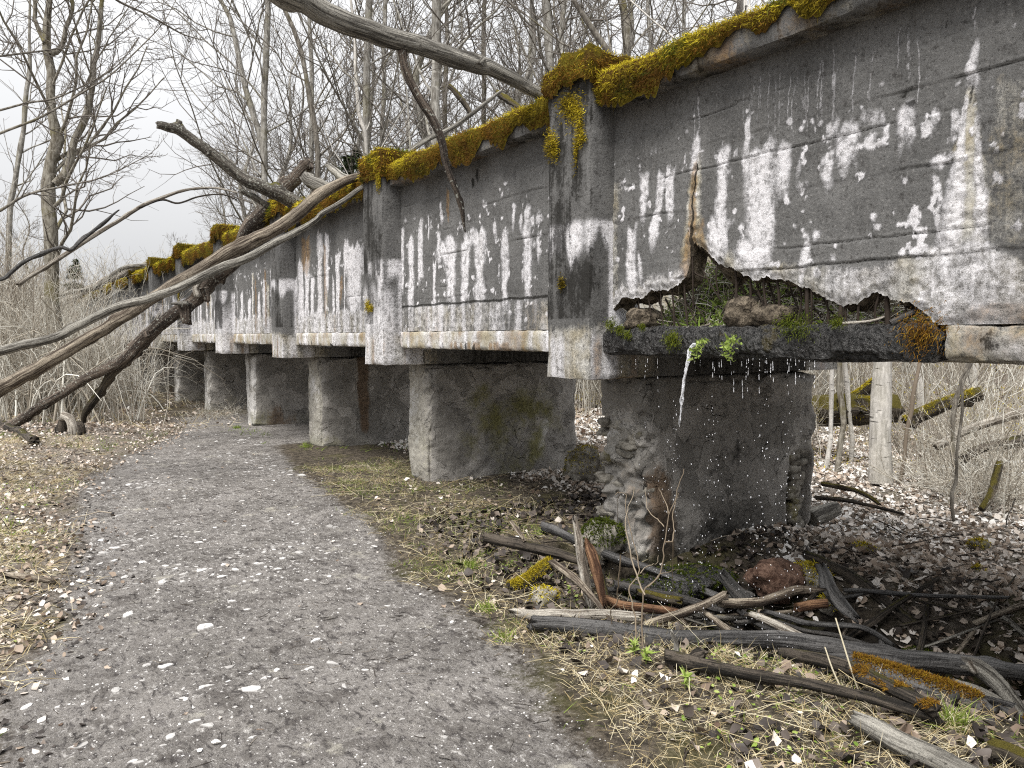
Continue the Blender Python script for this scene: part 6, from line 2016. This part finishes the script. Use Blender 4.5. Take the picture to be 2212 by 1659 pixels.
# straw and grass
st_, gr_ = MB(), MB()
def fringe(x, y):
    d = x - right_edge(y)
    return not_pier(x, y) * ss(-0.08, 0.12, d + 0.3 * fbm(x * 1.8, y * 1.8, 0, 3, 6)) * ss(2.2, 0.9, d) * ss(9.6, 8.6, y)
def tuftN(n, rng, flat):
    N = rng.normal(0, 1, (n, 3))
    N[:, 2] = np.abs(N[:, 2]) * flat
    return N / np.linalg.norm(N, axis=1, keepdims=True)
def tufts(mb, n, per, area, dens, L, flat, rng, W_=0.004, spread=0.06, tl=0.0, th=1.0):
    C_ = scatter(n, *area, rng, dens)
    C_ = np.repeat(C_, per, 0)
    C_[:, :2] += rng.normal(0, spread, (len(C_), 2))
    C_[:, 2] = hgt(C_[:, 0], C_[:, 1])
    m = len(C_)
    add_blades(mb, C_, tuftN(m, rng, flat), rng.uniform(*L, m), W_, rng.uniform(tl, th, m), rng, droop=0.25, bend=0.18, spread=0.15)
tufts(st_, 4200, 9, (1.6, 5.2, 0.8, 9.6), fringe, (0.03, 0.14), 0.5, rng, 0.0022)
tufts(gr_, 1900, 14, (1.8, 4.6, 0.8, 9.6), lambda x, y: fringe(x, y) * patchy(x, y, 1.5, -0.15, 0.2, 11), (0.02, 0.08), 1.6, rng, 0.0028)
tufts(st_, 5200, 9, (-3.0, 1.2, 2.5, 13), lambda x, y: ss(0.2, -0.2, x - left_edge(y)) * patchy(x, y, 1.2, -0.25, 0.15, 13), (0.05, 0.2), 0.5, rng, 0.0035)
tufts(gr_, 1300, 12, (-3.0, 2.6, 3, 17), lambda x, y: ss(0.15, -0.1, x - left_edge(y)) * patchy(x, y, 0.9, -0.05, 0.25, 15), (0.03, 0.10), 1.6, rng, 0.005)
tufts(st_, 1700, 9, (1.7, 4.2, 0.7, 3.4), lambda x, y: ss(-0.05, 0.2, x - right_edge(y)) * ss(1.7, 1.0, x - right_edge(y)), (0.03, 0.15), 0.5, rng, 0.0022)
tufts(st_, 900, 8, (9, 19, 1, 12), lambda x, y: 0.8 * patchy(x, y, 0.6, -0.1, 0.2, 17), (0.12, 0.5), 0.8, rng, 0.006, 0.1)
tufts(gr_, 500, 8, (3.3, 9, 9.5, 17), lambda x, y: patchy(x, y, 0.9, 0.1, 0.25, 19), (0.04, 0.1), 1.6, rng, 0.007)
tufts(st_, 700, 6, (-4, 4, 14, 24), lambda x, y: 0.7, (0.1, 0.35), 0.8, rng, 0.007)
ms_ = MB()
P = scatter(60000, 8.0, 24, 4, 22, rng, lambda x, y: ss(-0.12, 0.12, fbm(x * 0.55, y * 0.55, 0, 4, 61)) * ss(8.6, 10, x + 0.3 * (y - 5)) * not_pier(x, y))
add_blades(ms_, P, tuftN(len(P), rng, 2.0), rng.uniform(0.03, 0.09, len(P)), 0.018, 0.35 + 0.55 * rng.random(len(P)), rng, droop=0.3)
tag(ms_.build('moss_carpet', M_MOSS), kind='stuff')
tag(st_.build('dry_grass', M_STRAW), kind='stuff')
tag(gr_.build('green_grass', M_GRASS), kind='stuff')
# long dry stems lying about
ls = MB()
P = scatter(420, 1.7, 4.8, 0.8, 8.5, rng, fringe)
n = len(P)
az = rng.uniform(0, 6.28, n)
Ls = rng.uniform(0.12, 0.5, n)
s = np.linspace(0, 1, 5)
Q = P[:, None, :] + np.stack([np.cos(az), np.sin(az), rng.uniform(0.0, 0.35, n)], 1)[:, None, :] * (Ls[:, None] * s)[..., None] + np.cumsum(rng.normal(0, 0.008, (n, 5, 3)), 1)
Q[..., 2] = np.maximum(Q[..., 2], hgt(Q[..., 0], Q[..., 1]) + 0.006)
v, f, lc = tubes(Q, np.repeat(rng.uniform(0.0008, 0.0018, n)[:, None], 5, 1), 4)
ls.add(v, f, 0, tint=np.repeat(rng.uniform(0.2, 1, n), 20))
tag(ls.build('dry_stems', M_STRAW), kind='stuff')
# fresh tuft in the lower right, with its straw skirt
for (x, y, n1, n2, hh, lab) in [(2050, 1572, 420, 520, 0.15, 'largest fresh green grass tuft with a straw skirt between the lower right logs'), (1012, 1225, 130, 60, 0.10, 'fresh grass tuft at the path edge left of the pile'),
                                (1175, 1150, 90, 60, 0.09, 'small grass tuft behind the blackened grey pole'), (1050, 1320, 110, 60, 0.08, 'grass tuft beside the bleached silvery log end'),
                                (1088, 1378, 90, 80, 0.08, 'grass tuft at the left end of the longest log'), (660, 965, 130, 20, 0.12, 'green weeds at the foot of the third pier'), (512, 926, 150, 10, 0.10, 'green weeds at the foot of the fourth pier')]:
    p = G(x, y, 0.0)
    mb = MB()
    for nn, mi, sp, fl, lo in ((n1, 0, 0.035, 2.2, 0.5), (n2, 1, 0.05, 0.8, 0.4)):
        C_ = p + np.clip(rng.normal(0, 1, (nn, 3)), -1.8, 1.8) * np.array([sp, sp, 0.0])
        C_[:, 2] = hgt(C_[:, 0], C_[:, 1])
        add_blades(mb, C_, tuftN(nn, rng, fl), rng.uniform(lo, 1.1, nn) * hh, 0.0035, rng.uniform(0.1, 1, nn), rng, mi=mi, droop=0.3, bend=0.15, spread=0.1)
    tag(mb.build('grass_tuft', [M_GRASS, M_STRAW]), lab, 'grass tuft')
# small broad-leaved herbs
hb = MB()
P = scatter(2600, 1.7, 4.6, 0.7, 4.5, rng, lambda x, y: ss(0.05, 0.4, x - right_edge(y)) * ss(1.7, 0.9, x - right_edge(y)) * patchy(x, y, 1.6, 0.0, 0.25, 21))
v, f, t = leaves(P + np.array([0, 0, 0.015]), rng.uniform(0.012, 0.03, len(P)), rng.uniform(0, 1, len(P)), rng, 0.3, 0.5)
hb.add(v, f, 0, tint=t)
P = scatter(900, -2.5, 1, 4, 10, rng, lambda x, y: ss(0.1, -0.2, x - left_edge(y)) * patchy(x, y, 1.2, 0.1, 0.3, 23))
v, f, t = leaves(P + np.array([0, 0, 0.015]), rng.uniform(0.015, 0.035, len(P)), rng.uniform(0, 1, len(P)), rng, 0.3, 0.5)
hb.add(v, f, 0, tint=t)
tag(hb.build('herb_seedlings', M_HERB), kind='stuff')
for x, y, lab in [(1370, 1408, 'bright green leafy sprout at the foot of the sapling'), (1395, 1428, 'second small green sprout just right of the sapling foot'), (1480, 1480, 'broad leaved green seedling in front of the knobbly log')]:
    p = G(x, y + 8, 0.0)
    mb = MB()
    n = 14
    d = tuftN(n, rng, 0.8)
    for r_ in range(2):
        add_blades(mb, np.repeat((p + np.array([0, 0, 0.03 + 0.03 * r_]))[None], n, 0), d, rng.uniform(0.03, 0.05, n), 0.014, rng.uniform(0.5, 1, n), rng, spread=0.4)
    v, f, lc = tubes(np.array([[p, p + np.array([0.004, 0, 0.035]), p + np.array([0, 0, 0.065])]]), np.full((1, 3), 0.002), 5)
    mb.add(v, f, 0, tint=np.full(len(v), 0.5))
    tag(mb.build('green_sprout', M_HERB), lab, 'sprout')

# path: pale stones pressed into it, twigs, crumbs
pb = MB()
def pebbles(P, s, tint, rng, flat=0.35):
    n = len(P)
    a = np.linspace(0, 6.283, 8, endpoint=False)
    az = rng.uniform(0, 6.28, n)
    el = rng.uniform(1.0, 2.1, n)
    rr = s[:, None] * rng.uniform(0.45, 1.25, (n, 8))
    def ring(k, z):
        x = np.cos(a)[None] * rr * k * el[:, None] ** 0.5
        y = np.sin(a)[None] * rr * k / el[:, None] ** 0.5
        c_, s_ = np.cos(az)[:, None], np.sin(az)[:, None]
        return np.stack([P[:, :1] + x * c_ - y * s_, P[:, 1:2] + x * s_ + y * c_, P[:, 2:3] + z * s[:, None] * (1 + rng.uniform(-0.25, 0.25, (n, 8)))], -1)
    v = np.concatenate([ring(1.0, -0.25), ring(0.92, flat * 0.6), ring(0.5, flat)], 1)
    b = np.arange(n)[:, None] * 24
    q = np.array([[i + 8 * r_, (i + 1) % 8 + 8 * r_, (i + 1) % 8 + 8 * (r_ + 1), i + 8 * (r_ + 1)] for r_ in (0, 1) for i in range(8)] + [[16, 17, 18, 19], [16, 19, 20, 23], [20, 21, 22, 23]])
    f = (b[:, None, :] + q[None]).reshape(-1, 4)
    return v.reshape(-1, 3), f, np.repeat(tint, 24)
inpath = lambda x, y: ss(0.1, -0.15, x - right_edge(y)) * ss(-0.1, 0.2, x - left_edge(y))
P = scatter(14000, -0.8, 3.4, 1.0, 15, rng, lambda x, y: inpath(x, y) * (0.12 + 0.88 * patchy(x, y, 1.1, 0.0, 0.3, 31)) * (0.5 + 0.5 * ss(0.9, 0.3, np.abs((x - left_edge(y)) / (right_edge(y) - left_edge(y)) - 0.42) * 2)))
v, f, t = pebbles(P, np.clip(rng.lognormal(-4.7, 0.65, len(P)), 0.003, 0.05), np.clip(rng.normal(0.45, 0.22, len(P)), 0, 0.85), rng, 0.25)
pb.add(v, f, 0, tint=t)
P = scatter(14000, -0.8, 3.6, 1.0, 9, rng, lambda x, y: inpath(x, y))
v, f, t = pebbles(P, rng.uniform(0.0015, 0.0055, len(P)), rng.uniform(0, 1, len(P)), rng, 0.5)
pb.add(v, f, 0, tint=t)
tag(pb.build('gravel', M_PEBBLE, smooth=False), kind='stuff')
tw = MB()
for n0, area, dens, L_, r_ in [(3600, (-0.8, 3.4, 1.0, 13), lambda x, y: inpath(x, y) * (0.15 + 0.85 * patchy(x, y, 1.4, -0.1, 0.25, 33)), (0.012, 0.10), (0.0006, 0.0018)), (1200, (5.5, 13, 1, 10), lambda x, y: not_pier(x, y) * 0.9, (0.1, 0.6), (0.002, 0.006)),
                               (900, (1.8, 6, 0.7, 8), lambda x, y: not_pier(x, y) * ss(0, 0.3, x - right_edge(y)), (0.05, 0.3), (0.0015, 0.004)), (600, (-3, 2.5, 2.5, 16), lambda x, y: ss(0.2, -0.2, x - left_edge(y)), (0.06, 0.4), (0.0015, 0.005))]:
    P = scatter(n0, *area, rng, dens)
    n = len(P)
    az = rng.uniform(0, 6.28, n)
    Ls = rng.uniform(*L_, n)
    s = np.linspace(0, 1, 4)
    Q = P[:, None, :] + np.stack([np.cos(az), np.sin(az), rng.uniform(0, 0.15, n)], 1)[:, None, :] * (Ls[:, None] * s)[..., None] + np.cumsum(rng.normal(0, 0.06, (n, 4, 3)), 1) * Ls[:, None, None]
    Q[..., 2] = np.maximum(Q[..., 2], hgt(Q[..., 0], Q[..., 1]) + 0.003)
    v, f, lc = tubes(Q, np.repeat(rng.uniform(*r_, n)[:, None], 4, 1), 4)
    tw.add(v, f, 0, tint=np.repeat(rng.beta(1.0, 1.8, n), 16))
tag(tw.build('twig_litter', M_TWIG), kind='stuff')

# ------------------------------------------------------------------ falling water
jet = [(1500, 742), (1493, 752), (1488, 768), (1482, 795), (1477, 825), (1473, 860), (1469, 900), (1466, 935)]
P = smooth_path([atX(x, y, 3.52 - 0.035 * min(i, 3) / 3) for i, (x, y) in enumerate(jet)], 60)
jb = MB()
for c in range(7):
    sp_ = np.interp(np.linspace(0, 1, 60), [0, 0.1, 0.4, 1], [0.007, 0.009, 0.006, 0.004])
    k_ = np.arange(60) * 0.16
    off = np.stack([vn(k_, c * 5.1, 0, 71), vn(k_, c * 5.1, 3, 72), 0.3 * vn(k_, c * 5.1, 6, 73)], 1) * sp_[:, None] * 1.6
    e_ = int(60 * rng.uniform(0.55, 1.0))
    R = (rng.uniform(0.002, 0.0045) * (1 + 0.8 * vn(np.arange(60) * 0.8, c * 3.3, 0, 5)) * np.interp(np.linspace(0, 1, 60), [0, 0.5, 1], [1.2, 0.9, 0.4]))[:e_]
    v, f, lc = tubes((P + off)[None, :e_], np.abs(R)[None], 7)
    jb.add(v, f)
tag(jb.build('water_jet', M_WATER), 'main white jet of water spilling from the broken channel edge', 'water')
sm = MB()
STR = [1373, 1396, 1399, 1471, 1500, 1513, 1540, 1544, 1553, 1578, 1585, 1602, 1613, 1617, 1627, 1639, 1641, 1653, 1656, 1666, 1669, 1701, 1705, 1708, 1719, 1726, 1739, 1749, 1760, 1345, 1420, 1558]
for x in STR:
    y1 = 782 + rng.uniform(20, 110) * (1.0 if rng.random() < 0.6 else 0.4)
    a, b = atX(x, 772 + (x - 1500) * 0.01, 3.55), atX(x + rng.normal(0, 2), y1, 3.54)
    for g_ in range(int(rng.integers(3, 7))):
        t0, dt = rng.uniform(0, 0.95) ** 1.3, rng.uniform(0.03, 0.16)
        s = np.linspace(t0, min(t0 + dt, 1), 7)[:, None]
        Q = a * (1 - s) + b * s
        Rr = rng.uniform(0.0009, 0.0022) * np.array([0.15, 0.5, 0.7, 0.9, 1.1, 0.9, 0.2])
        v, f, lc = tubes(Q[None], Rr[None], 6)
        sm.add(v, f)
ico = np.array([[0, 0, 1], [.894, 0, .447], [.276, .851, .447], [-.724, .526, .447], [-.724, -.526, .447], [.276, -.851, .447], [.724, .526, -.447], [-.276, .851, -.447], [-.894, 0, -.447], [-.276, -.851, -.447], [.724, -.526, -.447], [0, 0, -1]])
icf = np.array([[0, 1, 2], [0, 2, 3], [0, 3, 4], [0, 4, 5], [0, 5, 1], [1, 6, 2], [2, 7, 3], [3, 8, 4], [4, 9, 5], [5, 10, 1], [6, 7, 2], [7, 8, 3], [8, 9, 4], [9, 10, 5], [10, 6, 1], [11, 7, 6], [11, 8, 7], [11, 9, 8], [11, 10, 9], [11, 6, 10]])
n = 520
col_ = np.concatenate([np.full(100, 1463), np.full(70, 1542), np.full(45, 1655), np.full(55, 1706), rng.choice(STR, 250)])
ends = np.array([atX(x, 800, 3.53) for x in col_])
zz = 1.28 - 1.45 * rng.random(n) ** 0.8
fall = (1.4 - zz) / 1.6
D_ = np.stack([ends[:, 0] - 0.04 * fall + rng.normal(0, 0.05, n) * fall, ends[:, 1] + rng.normal(0, 0.055, n) * (0.15 + fall) + np.where(np.arange(n) < 110, 0.05 * fall, 0), zz], 1)
rad = rng.uniform(0.0010, 0.0034, n) * rng.uniform(0.7, 1.2, n)
v = D_[:, None, :] + ico[None] * rad[:, None, None] * np.array([0.85, 0.85, 1.7])
sm.add(v.reshape(-1, 3), (icf[None] + (np.arange(n) * 12)[:, None, None]).reshape(-1, 3))
tag(sm.build('water_drops', M_WATER), kind='stuff')
